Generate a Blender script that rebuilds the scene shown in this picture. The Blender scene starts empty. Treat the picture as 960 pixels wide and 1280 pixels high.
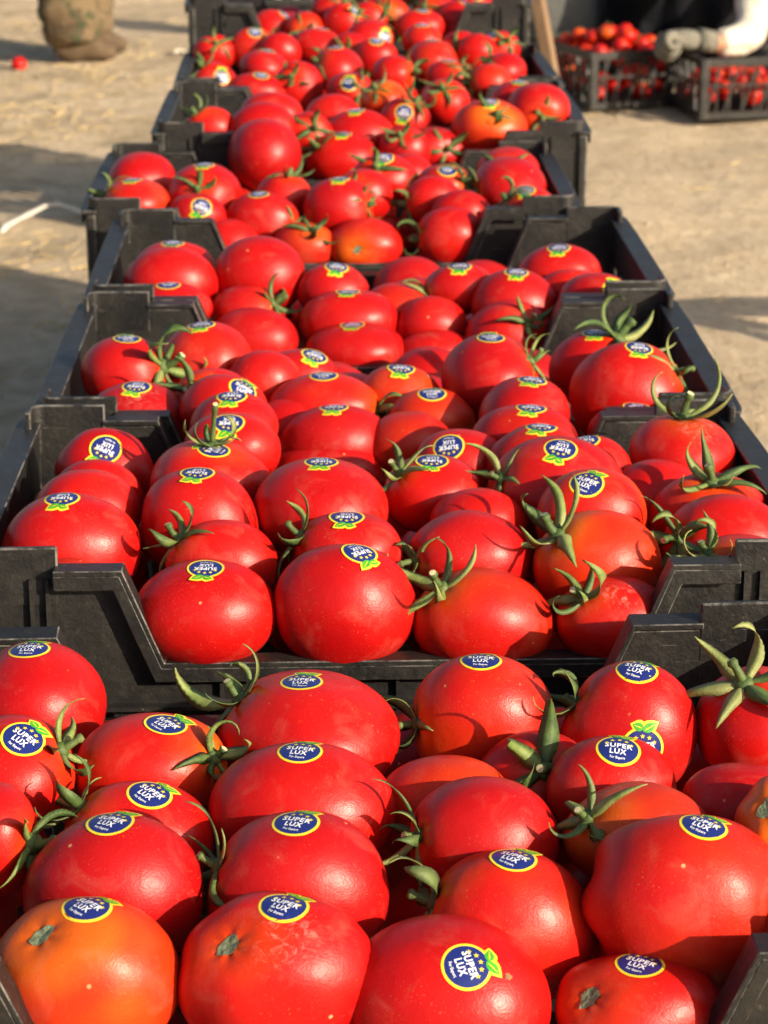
import bpy, bmesh, math, random
import numpy as np
from mathutils import Vector, Matrix, Quaternion, noise
from mathutils.bvhtree import BVHTree

scene = bpy.context.scene
COL = scene.collection
rad = math.radians

# ------------------------------------------------------------------ camera
PITCH, YAW = 0.33340, 0.02784
cam_data = bpy.data.cameras.new('camera')
cam = bpy.data.objects.new('camera', cam_data)
COL.objects.link(cam)
cam.location = (0, 0, 1.0)
cam.rotation_euler = (math.pi / 2 - PITCH, 0, -YAW)
cam_data.sensor_fit = 'VERTICAL'
cam_data.sensor_height = 36
cam_data.lens = 2850 / 1280 * 36
cam_data.clip_start = 0.05
cam_data.clip_end = 900
cam_data.dof.use_dof = True
cam_data.dof.focus_distance = 1.12
cam_data.dof.aperture_fstop = 22
scene.camera = cam
CAM_RIGHT = Vector((math.cos(YAW), -math.sin(YAW), 0))

# ------------------------------------------------------------------ sky, sun, exposure
SUN_ELEV, SUN_AZ = rad(22), rad(50)          # azimuth: to the right of straight behind the camera
world = bpy.data.worlds.new('World')
scene.world = world
world.use_nodes = True
wn = world.node_tree
bg = wn.nodes['Background']
sky = wn.nodes.new('ShaderNodeTexSky')
sky.sky_type = 'NISHITA'
sky.sun_disc = False
sky.sun_elevation = SUN_ELEV
sky.sun_rotation = math.pi - SUN_AZ
sky.altitude = 100
sky.air_density = 1.0
sky.dust_density = 3.5
wn.links.new(sky.outputs[0], bg.inputs[0])
bg.inputs[1].default_value = 0.09
sun_data = bpy.data.lights.new('sun', 'SUN')
sun_data.energy = 5.0
sun_data.angle = rad(0.55)
sun_data.color = (1.0, 0.86, 0.66)
sun = bpy.data.objects.new('sun', sun_data)
COL.objects.link(sun)
SUN_DIR = Vector((math.cos(SUN_ELEV) * math.sin(SUN_AZ), -math.cos(SUN_ELEV) * math.cos(SUN_AZ), math.sin(SUN_ELEV)))
sun.rotation_euler = SUN_DIR.to_track_quat('Z', 'Y').to_euler()
sun.location = (4, -3, 5)
scene.view_settings.view_transform = 'Standard'
scene.view_settings.look = 'None'
scene.view_settings.gamma = 1
scene.view_settings.use_curve_mapping = False
scene.view_settings.exposure = 0.72
scene.cycles.max_bounces = 8

rng = random.Random(7)

# ------------------------------------------------------------------ helpers
def tag(o, label=None, cat=None, group=None, kind=None):
    if label: o['label'] = label
    if cat: o['category'] = cat
    if group: o['group'] = group
    if kind: o['kind'] = kind
    return o

def empty(name, loc=(0, 0, 0), rot=(0, 0, 0)):
    o = bpy.data.objects.new(name, None)
    o.empty_display_size = 0.03
    o.location = loc
    o.rotation_euler = rot
    COL.objects.link(o)
    return o

def link(name, me, parent=None, loc=None, mat=None):
    o = bpy.data.objects.new(name, me)
    COL.objects.link(o)
    if mat is not None and not me.materials:
        me.materials.append(mat)
    if parent is not None: o.parent = parent
    if loc is not None: o.location = loc
    return o

def copy_tree(o, parent=None):
    c = o.copy()
    COL.objects.link(c)
    c.parent = parent
    for ch in o.children:
        copy_tree(ch, c)
    return c

def smooth(me, on=True):
    me.polygons.foreach_set('use_smooth', [on] * len(me.polygons))

class MB:
    """collects simple solids and returns one mesh"""
    def __init__(self):
        self.v, self.f, self.m = [], [], []
    def add(self, vs, fs, mi=0):
        n = len(self.v)
        self.v += [tuple(p) for p in vs]
        self.f += [tuple(i + n for i in f) for f in fs]
        self.m += [mi] * len(fs)
        return self
    def box(self, x0, x1, y0, y1, z0, z1, mi=0):
        vs = [(x, y, z) for z in (z0, z1) for y in (y0, y1) for x in (x0, x1)]
        return self.add(vs, [(0, 2, 3, 1), (4, 5, 7, 6), (0, 1, 5, 4), (2, 6, 7, 3), (0, 4, 6, 2), (1, 3, 7, 5)], mi)
    def prism(self, poly, y0, y1, mi=0):
        """poly: (x, z) outline, counter-clockwise seen from -y; extruded along y"""
        n = len(poly)
        vs = [(x, y0, z) for x, z in poly] + [(x, y1, z) for x, z in poly]
        fs = [tuple(range(n)), tuple(range(2 * n - 1, n - 1, -1))]
        fs += [(i, i + n, (i + 1) % n + n, (i + 1) % n) for i in range(n)]
        return self.add(vs, fs, mi)
    def zprism(self, poly, z0, z1, mi=0):
        n = len(poly)
        vs = [(x, y, z0) for x, y in poly] + [(x, y, z1) for x, y in poly]
        fs = [tuple(range(n - 1, -1, -1)), tuple(range(n, 2 * n))]
        fs += [(i, (i + 1) % n, (i + 1) % n + n, i + n) for i in range(n)]
        return self.add(vs, fs, mi)
    def tube(self, pts, radii, k=8, mi=0, flat=1.0, cap_mi=None):
        pts = [Vector(p) for p in pts]
        n = len(pts)
        if not hasattr(radii, '__len__'): radii = [radii] * n
        ref = Vector((0.31, 0.17, 0.93)).normalized()
        vs = []
        a = None
        for i in range(n):
            d = (pts[min(i + 1, n - 1)] - pts[max(i - 1, 0)]).normalized()
            if a is None:
                a = d.cross(ref)
                if a.length < 1e-3: a = d.cross(Vector((1, 0, 0)))
            a = (a - d * a.dot(d)).normalized()
            b = d.cross(a)
            for j in range(k):
                t = 2 * math.pi * j / k
                vs.append(pts[i] + (a * math.cos(t) + b * math.sin(t) * flat) * radii[i])
        fs = [(i * k + j, i * k + (j + 1) % k, (i + 1) * k + (j + 1) % k, (i + 1) * k + j)
              for i in range(n - 1) for j in range(k)]
        self.add(vs, fs, mi)
        base = len(self.v) - len(vs)
        self.f.append(tuple(base + j for j in range(k - 1, -1, -1))); self.m.append(mi)
        self.f.append(tuple(base + (n - 1) * k + j for j in range(k))); self.m.append(mi if cap_mi is None else cap_mi)
        return self
    def mesh(self, name, mats, bevel=0, sm=False):
        worn = bevel and mats is M['crate']
        if worn: mats = [M['crate'], M['worn']]
        me = bpy.data.meshes.new(name)
        me.from_pydata(self.v, [], self.f)
        for m in (mats if isinstance(mats, (list, tuple)) else [mats]): me.materials.append(m)
        me.polygons.foreach_set('material_index', self.m)
        if bevel:
            bm = bmesh.new(); bm.from_mesh(me)
            es = [e for e in bm.edges if e.is_manifold and e.calc_face_angle(0) > 0.6]
            bmesh.ops.bevel(bm, geom=es, offset=bevel, segments=1, affect='EDGES', clamp_overlap=True, material=1 if worn else -1)
            bm.to_mesh(me); bm.free()
        if sm: smooth(me)
        me.update()
        return me

# ------------------------------------------------------------------ materials
class NT:
    def __init__(self, name):
        self.mat = bpy.data.materials.new(name)
        self.mat.use_nodes = True
        self.t = self.mat.node_tree
        self.b = self.t.nodes['Principled BSDF']
    def n(self, kind, **props):
        nd = self.t.nodes.new(kind)
        for k, v in props.items(): setattr(nd, k, v)
        return nd
    def l(self, a, b): self.t.links.new(a, b)
    def val(self, sock, v):
        if hasattr(v, 'is_linked') or hasattr(v, 'links'): self.l(v, sock)
        else: sock.default_value = v
    def noise(self, vec, scale, detail=3, rough=.55, dist=0):
        nd = self.n('ShaderNodeTexNoise')
        if vec is not None: self.l(vec, nd.inputs['Vector'])
        nd.inputs['Scale'].default_value = scale
        nd.inputs['Detail'].default_value = detail
        nd.inputs['Roughness'].default_value = rough
        nd.inputs['Distortion'].default_value = dist
        return nd.outputs['Fac']
    def ramp(self, fac, stops):
        nd = self.n('ShaderNodeValToRGB')
        cr = nd.color_ramp
        while len(cr.elements) < len(stops): cr.elements.new(0.5)
        for e, (p, c) in zip(cr.elements, stops):
            e.position = p
            e.color = c if hasattr(c, '__len__') and len(c) == 4 else (tuple(c) + (1,) if hasattr(c, '__len__') else (c, c, c, 1))
        self.l(fac, nd.inputs[0])
        return nd.outputs[0]
    def mix(self, fac, a, b, mode='MIX'):
        nd = self.n('ShaderNodeMix', data_type='RGBA', blend_type=mode)
        self.val(nd.inputs[0], fac)
        for sock, v in ((nd.inputs[6], a), (nd.inputs[7], b)):
            if hasattr(v, '__len__'): sock.default_value = tuple(v) + (1,) * (4 - len(v))
            else: self.l(v, sock)
        return nd.outputs[2]
    def math(self, op, a, b=0.0, clamp=False):
        nd = self.n('ShaderNodeMath', operation=op, use_clamp=clamp)
        self.val(nd.inputs[0], a); self.val(nd.inputs[1], b)
        return nd.outputs[0]
    def bump(self, h, strength, dist, normal=None):
        nd = self.n('ShaderNodeBump')
        nd.inputs['Strength'].default_value = strength
        nd.inputs['Distance'].default_value = dist
        self.l(h, nd.inputs['Height'])
        if normal is not None: self.l(normal, nd.inputs['Normal'])
        return nd.outputs[0]
    def obj_vec(self, spread=True):
        tc = self.n('ShaderNodeTexCoord')
        if not spread: return tc.outputs['Object']
        oi = self.n('ShaderNodeObjectInfo')
        s = self.math('MULTIPLY', oi.outputs['Random'], 37.0)
        ad = self.n('ShaderNodeVectorMath', operation='ADD')
        self.l(tc.outputs['Object'], ad.inputs[0])
        self.l(s, ad.inputs[1])
        return ad.outputs[0]
    def color(self, c): self.val(self.b.inputs['Base Color'], c if not hasattr(c, '__len__') else tuple(c) + (1,) * (4 - len(c)))
    def rough(self, r): self.val(self.b.inputs['Roughness'], r)
    def normal(self, nrm): self.l(nrm, self.b.inputs['Normal'])

def plain(name, col, rough=.6, var=.25, scale=30, bump=.15, dist=.002):
    m = NT(name)
    v = m.obj_vec()
    f = m.noise(v, scale, 4)
    lo = tuple(c * (1 - var) for c in col); hi = tuple(min(1, c * (1 + var)) for c in col)
    m.color(m.ramp(f, [(.3, lo), (.7, hi)]))
    m.rough(rough)
    if bump: m.normal(m.bump(m.noise(v, scale * 3, 3), bump, dist))
    return m.mat

def make_skin_material():
    m = NT('tomato_skin')
    v = m.obj_vec()
    oi = m.n('ShaderNodeObjectInfo')
    sep = m.n('ShaderNodeSeparateColor'); m.l(oi.outputs['Color'], sep.inputs[0])
    hue, tone = sep.outputs[0], sep.outputs[1]
    stem = m.n('ShaderNodeAttribute', attribute_name='stem_distance').outputs['Fac']
    scuff = m.n('ShaderNodeAttribute', attribute_name='scuff').outputs['Fac']
    big = m.noise(v, 22, 2)
    # ripeness: the fruit's own hue, uneven over its skin, less ripe towards the stem
    ripe = m.math('MULTIPLY_ADD', m.math('SUBTRACT', big, .5), .75)
    ripe.node.inputs[2].default_value = 0
    h = m.math('ADD', hue, ripe)
    shoulder = m.math('SUBTRACT', 1.0, m.math('MULTIPLY', stem, 3.2), clamp=True)
    h = m.math('ADD', h, m.math('MULTIPLY', shoulder, m.math('MULTIPLY_ADD', hue, .5)), clamp=True)
    col = m.ramp(h, [(0, (.40, .0030, .0035)), (.35, (.52, .0075, .004)), (.7, (.58, .038, .004)), (1, (.60, .11, .006))])
    dark = m.mix(m.math('MULTIPLY', tone, .4), col, (.27, .004, .007))
    # fine pale lenticels
    sp = m.noise(v, 900, 1)
    spm = m.math('MULTIPLY', m.ramp(sp, [(.66, 0), (.74, 1)]), m.ramp(m.noise(v, 60, 2), [(.44, 0), (.68, .32)]))
    col2 = m.mix(spm, dark, (.70, .22, .06))
    # dust and dried water marks
    du = m.noise(v, 45, 6, .65, .6)
    dust = m.ramp(du, [(.54, 0), (.80, .14)])
    col3 = m.mix(dust, col2, (.50, .30, .20))
    # tiny nicks
    vo = m.n('ShaderNodeTexVoronoi', feature='F1'); m.l(v, vo.inputs['Vector']); vo.inputs['Scale'].default_value = 95
    nick = m.math('MULTIPLY', m.ramp(vo.outputs['Distance'], [(.06, 1), (.11, 0)]), m.ramp(m.noise(v, 35, 1), [(.62, 0), (.66, .7)]))
    col4 = m.mix(nick, col3, (.72, .40, .18))
    # a rubbed, corky patch where the fruit has one
    sc = m.math('MULTIPLY', scuff, m.ramp(m.noise(v, 160, 6, .7, 1.5), [(.50, 0), (.68, .55)]))
    col5 = m.mix(sc, col4, (.74, .40, .32))
    m.color(col5)
    r = m.math('ADD', m.ramp(m.noise(v, 70, 4, .6), [(.3, .33), (.75, .45)]), m.math('MULTIPLY', dust, .9))
    m.rough(m.math('ADD', r, m.math('MULTIPLY', sc, .25)))
    n1 = m.bump(m.noise(v, 38, 3), .4, .0022)
    n2 = m.bump(m.noise(v, 900, 2), .30, .0004, n1)
    m.normal(n2)
    m.b.inputs['Subsurface Weight'].default_value = .10
    m.b.inputs['Subsurface Radius'].default_value = (1, .12, .06)
    m.b.inputs['Subsurface Scale'].default_value = .006
    m.b.inputs['IOR'].default_value = 1.40
    m.b.inputs['Specular IOR Level'].default_value = .42
    return m.mat

def make_crate_material(worn=False):
    m = NT('worn_plastic_edge' if worn else 'black_plastic')
    v = m.obj_vec()
    f1 = m.noise(v, 26, 6, .65, .4)
    f2 = m.noise(v, 9, 3)
    dust = m.math('MULTIPLY', m.ramp(f1, [(.36, .10), (.70, .85)]), m.ramp(f2, [(.25, .35), (.75, 1.0)]))
    col = m.mix(dust, (.007, .007, .008), (.026, .0225, .017))
    grime = m.noise(v, 150, 5, .75, .8)
    col = m.mix(m.ramp(grime, [(.52, 0), (.74, .45)]), col, (.056, .048, .037))
    col = m.mix(m.ramp(grime, [(.28, .7), (.42, 0)]), col, (.006, .006, .007))
    # pale scratches running with the moulding
    mp = m.n('ShaderNodeMapping'); m.l(v, mp.inputs[0]); mp.inputs['Scale'].default_value = (40, 40, 420); mp.inputs['Rotation'].default_value = (.25, .5, .2)
    scr = m.noise(mp.outputs[0], 1.0, 2, .5, .3)
    sc = m.math('MULTIPLY', m.ramp(scr, [(.70, 0), (.76, .55)]), m.ramp(m.noise(v, 30, 2), [(.5, 0), (.62, 1)]))
    col = m.mix(sc, col, (.16, .15, .13))
    sp = m.ramp(m.noise(v, 420, 2), [(.70, 0), (.75, .6)])
    col = m.mix(m.math('MULTIPLY', sp, m.ramp(f2, [(.45, 0), (.7, 1)])), col, (.22, .19, .14))
    if worn: col = m.mix(m.ramp(m.noise(v, 55, 4, .7), [(.42, .0), (.62, .85)]), col, (.16, .15, .135))
    m.color(col)
    m.rough(m.ramp(f1, [(.25, .34), (.75, .56)]))
    m.normal(m.bump(m.noise(v, 240, 5, .7), .45, .0014))
    return m.mat

def make_calyx_material(name, a, b, c):
    m = NT(name)
    v = m.obj_vec()
    f = m.noise(v, 150, 4)
    g = m.noise(v, 40, 2)
    col = m.ramp(f, [(.3, a), (.7, b)])
    col = m.mix(m.ramp(g, [(.45, 0), (.75, .7)]), col, c)
    m.color(col)
    m.rough(.62)
    m.normal(m.bump(m.noise(v, 700, 3), .5, .0006))
    m.b.inputs['Subsurface Weight'].default_value = .06
    m.b.inputs['Subsurface Radius'].default_value = (.6, 1, .3)
    m.b.inputs['Subsurface Scale'].default_value = .002
    return m.mat

def make_ground_material():
    m = NT('sandy_soil')
    v = m.obj_vec(False)
    f1 = m.noise(v, 1.6, 5, .6)
    f2 = m.noise(v, 14, 6, .65, .3)
    f3 = m.noise(v, 160, 3, .7)
    col = m.ramp(f2, [(.28, (.47, .35, .215)), (.5, (.60, .465, .30)), (.72, (.68, .545, .37))])
    col = m.mix(m.ramp(f1, [(.4, 0), (.7, .35)]), col, (.36, .25, .14))
    sep = m.n('ShaderNodeSeparateXYZ'); m.l(v, sep.inputs[0])
    litter = m.math('MULTIPLY', m.ramp(m.math('MULTIPLY_ADD', sep.outputs[0], -1.0), [(.15, 0), (.55, 1)]), m.ramp(m.noise(v, 5, 5, .7, .5), [(.46, 0), (.62, .55)]))
    col = m.mix(litter, col, (.25, .18, .09))
    pale = m.math('MULTIPLY', m.ramp(m.noise(v, 9, 4, .7), [(.60, 0), (.70, .5)]), 1.0)
    col = m.mix(pale, col, (.56, .47, .34))
    col = m.mix(m.ramp(f3, [(.62, 0), (.74, .5)]), col, (.22, .15, .08))
    m.color(col)
    m.rough(.92)
    n1 = m.bump(m.noise(v, 30, 6, .7), .9, .02)
    m.normal(m.bump(f3, .6, .004, n1))
    return m.mat

def make_wood_material(name, a, b):
    m = NT(name)
    v = m.obj_vec()
    mp = m.n('ShaderNodeMapping'); m.l(v, mp.inputs[0]); mp.inputs['Scale'].default_value = (60, 60, 5)
    f = m.noise(mp.outputs[0], 1, 5, .65, .8)
    m.color(m.ramp(f, [(.3, a), (.7, b)]))
    m.rough(.75)
    m.normal(m.bump(f, .5, .002))
    return m.mat

def make_camo_material():
    m = NT('camouflage_cloth')
    v = m.obj_vec(False)
    f = m.noise(v, 13, 4, .6, .8)
    g = m.noise(v, 17, 3, .6, .5)
    col = m.mix(m.ramp(f, [(.50, 0), (.54, 1)]), (.145, .10, .052), (.075, .05, .027))
    col = m.mix(m.ramp(g, [(.56, 0), (.59, 1)]), col, (.045, .054, .023))
    m.color(col); m.rough(.9)
    m.normal(m.bump(m.noise(v, 30, 4), .6, .012))
    return m.mat

def make_cloth_material(name, col, var=.2):
    m = NT(name)
    v = m.obj_vec(False)
    f = m.noise(v, 9, 5, .6)
    m.color(m.ramp(f, [(.3, tuple(c * (1 - var) for c in col)), (.7, tuple(min(.9, c * (1 + var)) for c in col))]))
    m.rough(.9); m.b.inputs['Specular IOR Level'].default_value = .12
    m.normal(m.bump(m.noise(v, 16, 4, .6, .5), .8, .02))
    return m.mat

M = dict(
    skin=make_skin_material(), crate=make_crate_material(), worn=make_crate_material(True),
    calyx=make_calyx_material('calyx_green', (.030, .062, .012), (.075, .125, .025), (.15, .17, .045)),
    sepal=make_calyx_material('sepal_green', (.032, .068, .013), (.085, .14, .030), (.17, .19, .06)),
    sepal_pale=make_calyx_material('sepal_pale_green', (.09, .14, .025), (.20, .25, .06), (.32, .30, .12)),
    cut=plain('stem_cut', (.52, .47, .26), .8, .3, 300),
    scar=plain('stem_scar', (.16, .19, .11), .85, .45, 260, .6, .001),
    cork=plain('blossom_scar', (.26, .13, .05), .85, .4, 300),
    yellow=plain('sticker_yellow', (.80, .62, .03), .42, .04, 60, 0),
    blue=plain('sticker_blue', (.012, .022, .155), .36, .06, 60, 0),
    white=plain('sticker_white', (.86, .87, .88), .4, .03, 60, 0),
    leafg=plain('sticker_green', (.055, .33, .020), .4, .25, 400, 0),
    ground=make_ground_material(),
    straw=plain('dry_straw', (.50, .37, .17), .85, .3, 60, 0),
    stone=plain('pebble', (.40, .31, .21), .9, .3, 30, .3),
    strip=plain('white_plastic', (.62, .58, .50), .5, .08, 40, .1),
    wood=make_wood_material('weathered_wood', (.13, .075, .040), (.27, .165, .09)),
    camo=make_camo_material(),
    dark_cloth=make_cloth_material('dark_navy_cloth', (.006, .0065, .009), .3),
    cream=make_cloth_material('cream_cloth', (.66, .61, .50), .06),
    olive=make_cloth_material('olive_cloth', (.10, .095, .05), .2),
    grey_cloth=make_cloth_material('grey_sackcloth', (.10, .10, .095), .2),
    boot=plain('brown_suede', (.10, .065, .035), .85, .3, 20),
    shoe=plain('black_rubber', (.016, .016, .016), .7, .3, 20),
    glove=make_cloth_material('grey_knit', (.17, .16, .13), .2),
    rubber=plain('green_rubber', (.035, .13, .075), .6, .3, 30),
    paper=plain('dirty_paper', (.55, .49, .39), .8, .2, 40, .1),
    human=plain('human_skin', (.34, .17, .10), .55, .15, 30, .05),
    hair=plain('dark_hair', (.02, .014, .010), .6, .3, 80, .4),
)
# ------------------------------------------------------------------ the ground: one sheet out to the horizon
def axis(lo, hi, step, far):
    a = list(np.arange(lo, hi + 1e-6, step))
    s = step
    x = a[-1]
    while x < far: s *= 1.35; x += s; a.append(x)
    s = step
    x = a[0]
    while x > -far: s *= 1.35; x -= s; a.insert(0, x)
    return a

def ground_height(x, y):
    d = max(0.0, min(1.0, (max(abs(x - .05) - .30, y - 5.1, 0)) / .35))
    h = noise.noise((x * 1.1, y * 1.1, 0)) * .018 + noise.noise((x * 4.3, y * 4.3, 3)) * .010 + noise.noise((x * 13, y * 13, 5)) * .006
    return (h - .004) * d - .002

gx, gy = axis(-2.4, 2.4, .04, 420), axis(2.4, 9.5, .04, 420)
gv = [(x, y, ground_height(x, y) if abs(x) < 6 and -3 < y < 16 else -.004) for y in gy for x in gx]
nx = len(gx)
gf = [(j * nx + i, j * nx + i + 1, (j + 1) * nx + i + 1, (j + 1) * nx + i) for j in range(len(gy) - 1) for i in range(nx - 1)]
me = bpy.data.meshes.new('ground'); me.from_pydata(gv, [], gf); smooth(me)
tag(link('ground', me, mat=M['ground']), kind='structure')

mb = MB()
for i in range(5200):
    if i % 14: x, y = rng.uniform(-2.2, -.15), rng.uniform(3.2, 9)
    else: x, y = rng.uniform(.2, 2.4), rng.uniform(3.0, 9)
    if noise.noise((x * 1.7, y * 1.7, 9)) < .02 and i % 14: continue
    L = rng.uniform(.012, .055) * (1.7 if rng.random() < .15 else 1); a = rng.uniform(0, math.pi) * .9; w = rng.uniform(.0007, .0017)
    z = ground_height(x, y) + .0015
    d = Vector((math.cos(a), math.sin(a), rng.uniform(-.08, .25))) * L
    s = Vector((-math.sin(a), math.cos(a), 0)) * w
    p = Vector((x, y, z))
    u = Vector((0, 0, w * 1.2))
    mb.add([p - s, p + s, p + u, p + d - s, p + d + s, p + d + u], [(0, 1, 2), (3, 5, 4), (0, 3, 4, 1), (1, 4, 5, 2), (2, 5, 3, 0)])
tag(link('straw_litter', mb.mesh('straw_litter', M['straw'])), 'dry straw and chaff scattered over the sandy ground', 'straw', kind='stuff')

ico = bmesh.new(); bmesh.ops.create_icosphere(ico, subdivisions=1, radius=1)
IV = [v.co.copy() for v in ico.verts]; IF = [tuple(v.index for v in f.verts) for f in ico.faces]; ico.free()
mb = MB()
for i in range(700):
    x, y = rng.uniform(-2.2, 2.4), rng.uniform(3, 9)
    if abs(x) < .35 and y < 5: continue
    r = rng.uniform(.002, .007) * (1.8 if rng.random() < .08 else 1)
    z = ground_height(x, y)
    sx, sy, sz = rng.uniform(.7, 1.4), rng.uniform(.7, 1.4), rng.uniform(.4, .8)
    mb.add([(x + p.x * r * sx, y + p.y * r * sy, z + p.z * r * sz) for p in IV], IF)
tag(link('pebbles', mb.mesh('pebbles', M['stone'])), 'small pebbles and clods lying in the sand', 'pebbles', kind='stuff')

# ------------------------------------------------------------------ the crates
CH = .18          # rim height
LOWZ = CH - .055
def profile():
    return [(-.192, CH), (-.155, CH), (-.133, LOWZ), (.133, LOWZ), (.155, CH), (.192, CH)]

def build_crate():
    root = empty('tomato_crate')
    mc = M['crate']
    # floor
    b = MB()
    b.box(-.225, .225, -.146, .146, .004, .008)
    for k in range(9): b.box(-.20 + k * .05 - .004, -.20 + k * .05 + .004, -.1455, .1455, .0001, .0035)
    link('floor_panel', b.mesh('floor_panel', mc), root)
    for s in (-1, 1):
        # long wall: low in the middle, raised at both ends, lip along its edge
        b = MB()
        y0, y1 = sorted((s * .1545, s * .158))
        up = [(-.2375, .10), (.2375, .10), (.2375, CH - .001), (.155, CH - .001), (.133, LOWZ - .001), (-.133, LOWZ - .001), (-.155, CH - .001), (-.2375, CH - .001)]
        b.prism(up, y0, y1)
        b.box(-.2375, .2375, y0 + .0003, y1 - .0003, .002, .024)
        for k in range(13):
            cx = -.2265 + k * .453 / 12
            b.box(cx - .011, cx + .011, y0 + .0004, y1 - .0004, .0235, .1005)
        w = link('long_wall', b.mesh('long_wall', mc, .0007), root)
        # lip
        p = profile()
        q = []
        t = .0035
        for i, (x, z) in enumerate(p):
            if i in (0, 5): q.append((x, z + t))
            else:
                sx = -1 if x < 0 else 1
                # mitred offset upward
                q.append((x - sx * (.0016 if i in (1, 4) else .0016) * (1 if i in (1, 4) else 1), z + t))
        poly = p + q[::-1]
        ya, yb = sorted((s * .1525, s * .168))
        b = MB(); b.prism(poly, ya, yb)
        # hanging edge of the lip
        yc, yd = sorted((s * .1655, s * .1678))
        p2 = [(x, z - .008 if i in (0, 1, 2, 3, 4, 5) else z) for i, (x, z) in enumerate(p)]
        p2 = [(p[0][0], p[0][1] - .008), (p[1][0] - .004, p[1][1] - .008), (p[2][0] - .004, p[2][1] - .008),
              (p[3][0] + .004, p[3][1] - .008), (p[4][0] + .004, p[4][1] - .008), (p[5][0], p[5][1] - .008)]
        b.prism([(x, z - .0002) for x, z in p2] + [(x, z + .0004) for x, z in p[::-1]], yc, yd)
        link('lip', b.mesh('lip', mc, .0006), w)
        # stiffening ribs outside
        b = MB()
        for x in (-.205, -.196, .196, .205):
            yr = sorted((s * .1578, s * .1618))
            b.box(x - .001, x + .001, yr[0], yr[1], .06, CH - .0035)
        for x in (-.10, -.05, 0, .05, .10):
            yr = sorted((s * .1578, s * .1620))
            b.box(x - .001, x + .001, yr[0], yr[1], .03, LOWZ - .0035)
        yr = sorted((s * .1577, s * .1645)); b.box(-.236, .236, yr[0], yr[1], .098, .1005)
        link('ribs', b.mesh('ribs', mc), w)
    for s in (-1, 1):
        b = MB()
        x0, x1 = sorted((s * .2355, s * .239))
        b.box(x0, x1, -.1545, .1545, .140, CH - .001)
        b.box(x0 + .0003, x1 - .0003, -.1545, .1545, .002, .024)
        for k in range(9):
            cy = -.144 + k * .288 / 8
            b.box(x0 + .0004, x1 - .0004, cy - .0095, cy + .0095, .0235, .1405)
        b.box(x0 + .0002, x1 - .0002, -.050, .050, .085, .100)
        w = link('short_wall', b.mesh('short_wall', mc, .0007), root)
        b = MB()
        outl = [(s * .2335, -.166), (s * .247, -.166), (s * .2500, -.155), (s * .2512, -.08), (s * .2512, .08), (s * .2500, .155), (s * .247, .166), (s * .2335, .166)]
        if s < 0: outl = outl[::-1]
        b.zprism(outl, CH - .0005, CH + .003)
        o2 = [(x * (1 - .0016), y * .985) for x, y in outl]
        inn = [(s * .2470, -.160), (s * .2476, .160)]
        xs = sorted((s * .2465, s * .2490)); b.box(xs[0], xs[1], -.157, .157, CH - .011, CH - .0003)
        link('rim', b.mesh('rim', mc, .0007), w)
    # corner posts and stacking tabs
    for sx in (-1, 1):
        for sy in (-1, 1):
            b = MB()
            path = [(.190, .1560)]
            for k in range(7):
                a = math.pi / 2 * (1 - k / 6)
                path.append((.232 + .009 * math.cos(a), .1475 + .0095 * math.sin(a)))
            path.append((.2405, .134))
            th = .0042
            outer, inner = [], []
            for i, p in enumerate(path):
                p0, p1 = Vector(path[max(0, i - 1)]), Vector(path[min(len(path) - 1, i + 1)])
                d = (p1 - p0).normalized(); nrm = Vector((-d.y, d.x))
                outer.append((p[0] + nrm.x * th / 2, p[1] + nrm.y * th / 2)); inner.append((p[0] - nrm.x * th / 2, p[1] - nrm.y * th / 2))
            poly = [(sx * x, sy * y) for x, y in outer + inner[::-1]]
            area = sum(poly[i][0] * poly[(i + 1) % len(poly)][1] - poly[(i + 1) % len(poly)][0] * poly[i][1] for i in range(len(poly)))
            if area < 0: poly = poly[::-1]
            b.zprism(poly, CH - .02, CH + .0145)
            link('corner_tab', b.mesh('corner_tab', mc, .0011), root)
            b = MB()
            xs, ys = sorted((sx * .2345, sx * .2445)), sorted((sy * .1535, sy * .1635))
            b.box(xs[0], xs[1], ys[0], ys[1], .001, CH - .0012)
            link('corner_post', b.mesh('corner_post', mc, .002), root)
    return root

ORD = ['eighth', 'seventh', 'sixth', 'fifth', 'fourth', 'third', 'second', 'first']
#        centre x, front y, rim z at the front, rim z at the back, turn
CRATES = [(.016, .814, .525, .540, .03), (.0405, 1.182, .552, .542, .004), (.0464, 1.526, .540, .540, -.003), (.0486, 1.865, .540, .540, .002),
          (.0106, 2.234, .540, .540, .0), (.0589, 2.570, .559, .559, -.006), (.0618, 2.914, .559, .559, .008), (.0568, 3.310, .617, .617, .0)]
DEPTH = .336
proto = build_crate()
first = True
def place_crate(x, y, zrim, tilt, turn, label, group, name='tomato_crate', cat='crate'):
    global first
    o = proto if first else copy_tree(proto)
    first = False
    o.name = name
    o.location = (x, y, zrim - CH)
    o.rotation_euler = (tilt, 0, turn)
    tag(o, label, cat, group)
    return o
for i, (x, yf, z0, z1, turn) in enumerate(CRATES):
    tilt = math.atan2(z1 - z0, DEPTH)
    place_crate(x, yf + DEPTH / 2, (z0 + z1) / 2, tilt, turn, f'black plastic crate heaped with large tomatoes, {ORD[i]} in the row from the leaning post', 'crates of large tomatoes set in a row')
under = 'empty black plastic crate standing under the row of filled tomato crates'
for i, (x, yf, z0, z1, turn) in enumerate(CRATES):
    base = min(z0, z1) - .54 if i not in (0, 1) else 0
    for k in (0, 1):
        place_crate(x + rng.uniform(-.004, .004), yf + DEPTH / 2 + (0 if i else -.002), CH * (k + 1) + max(0, base) - (.016 if i == 0 and k == 1 else 0) - (.004 if k == 1 else .002), 0, turn, under, 'crates stacked under the row')
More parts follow.
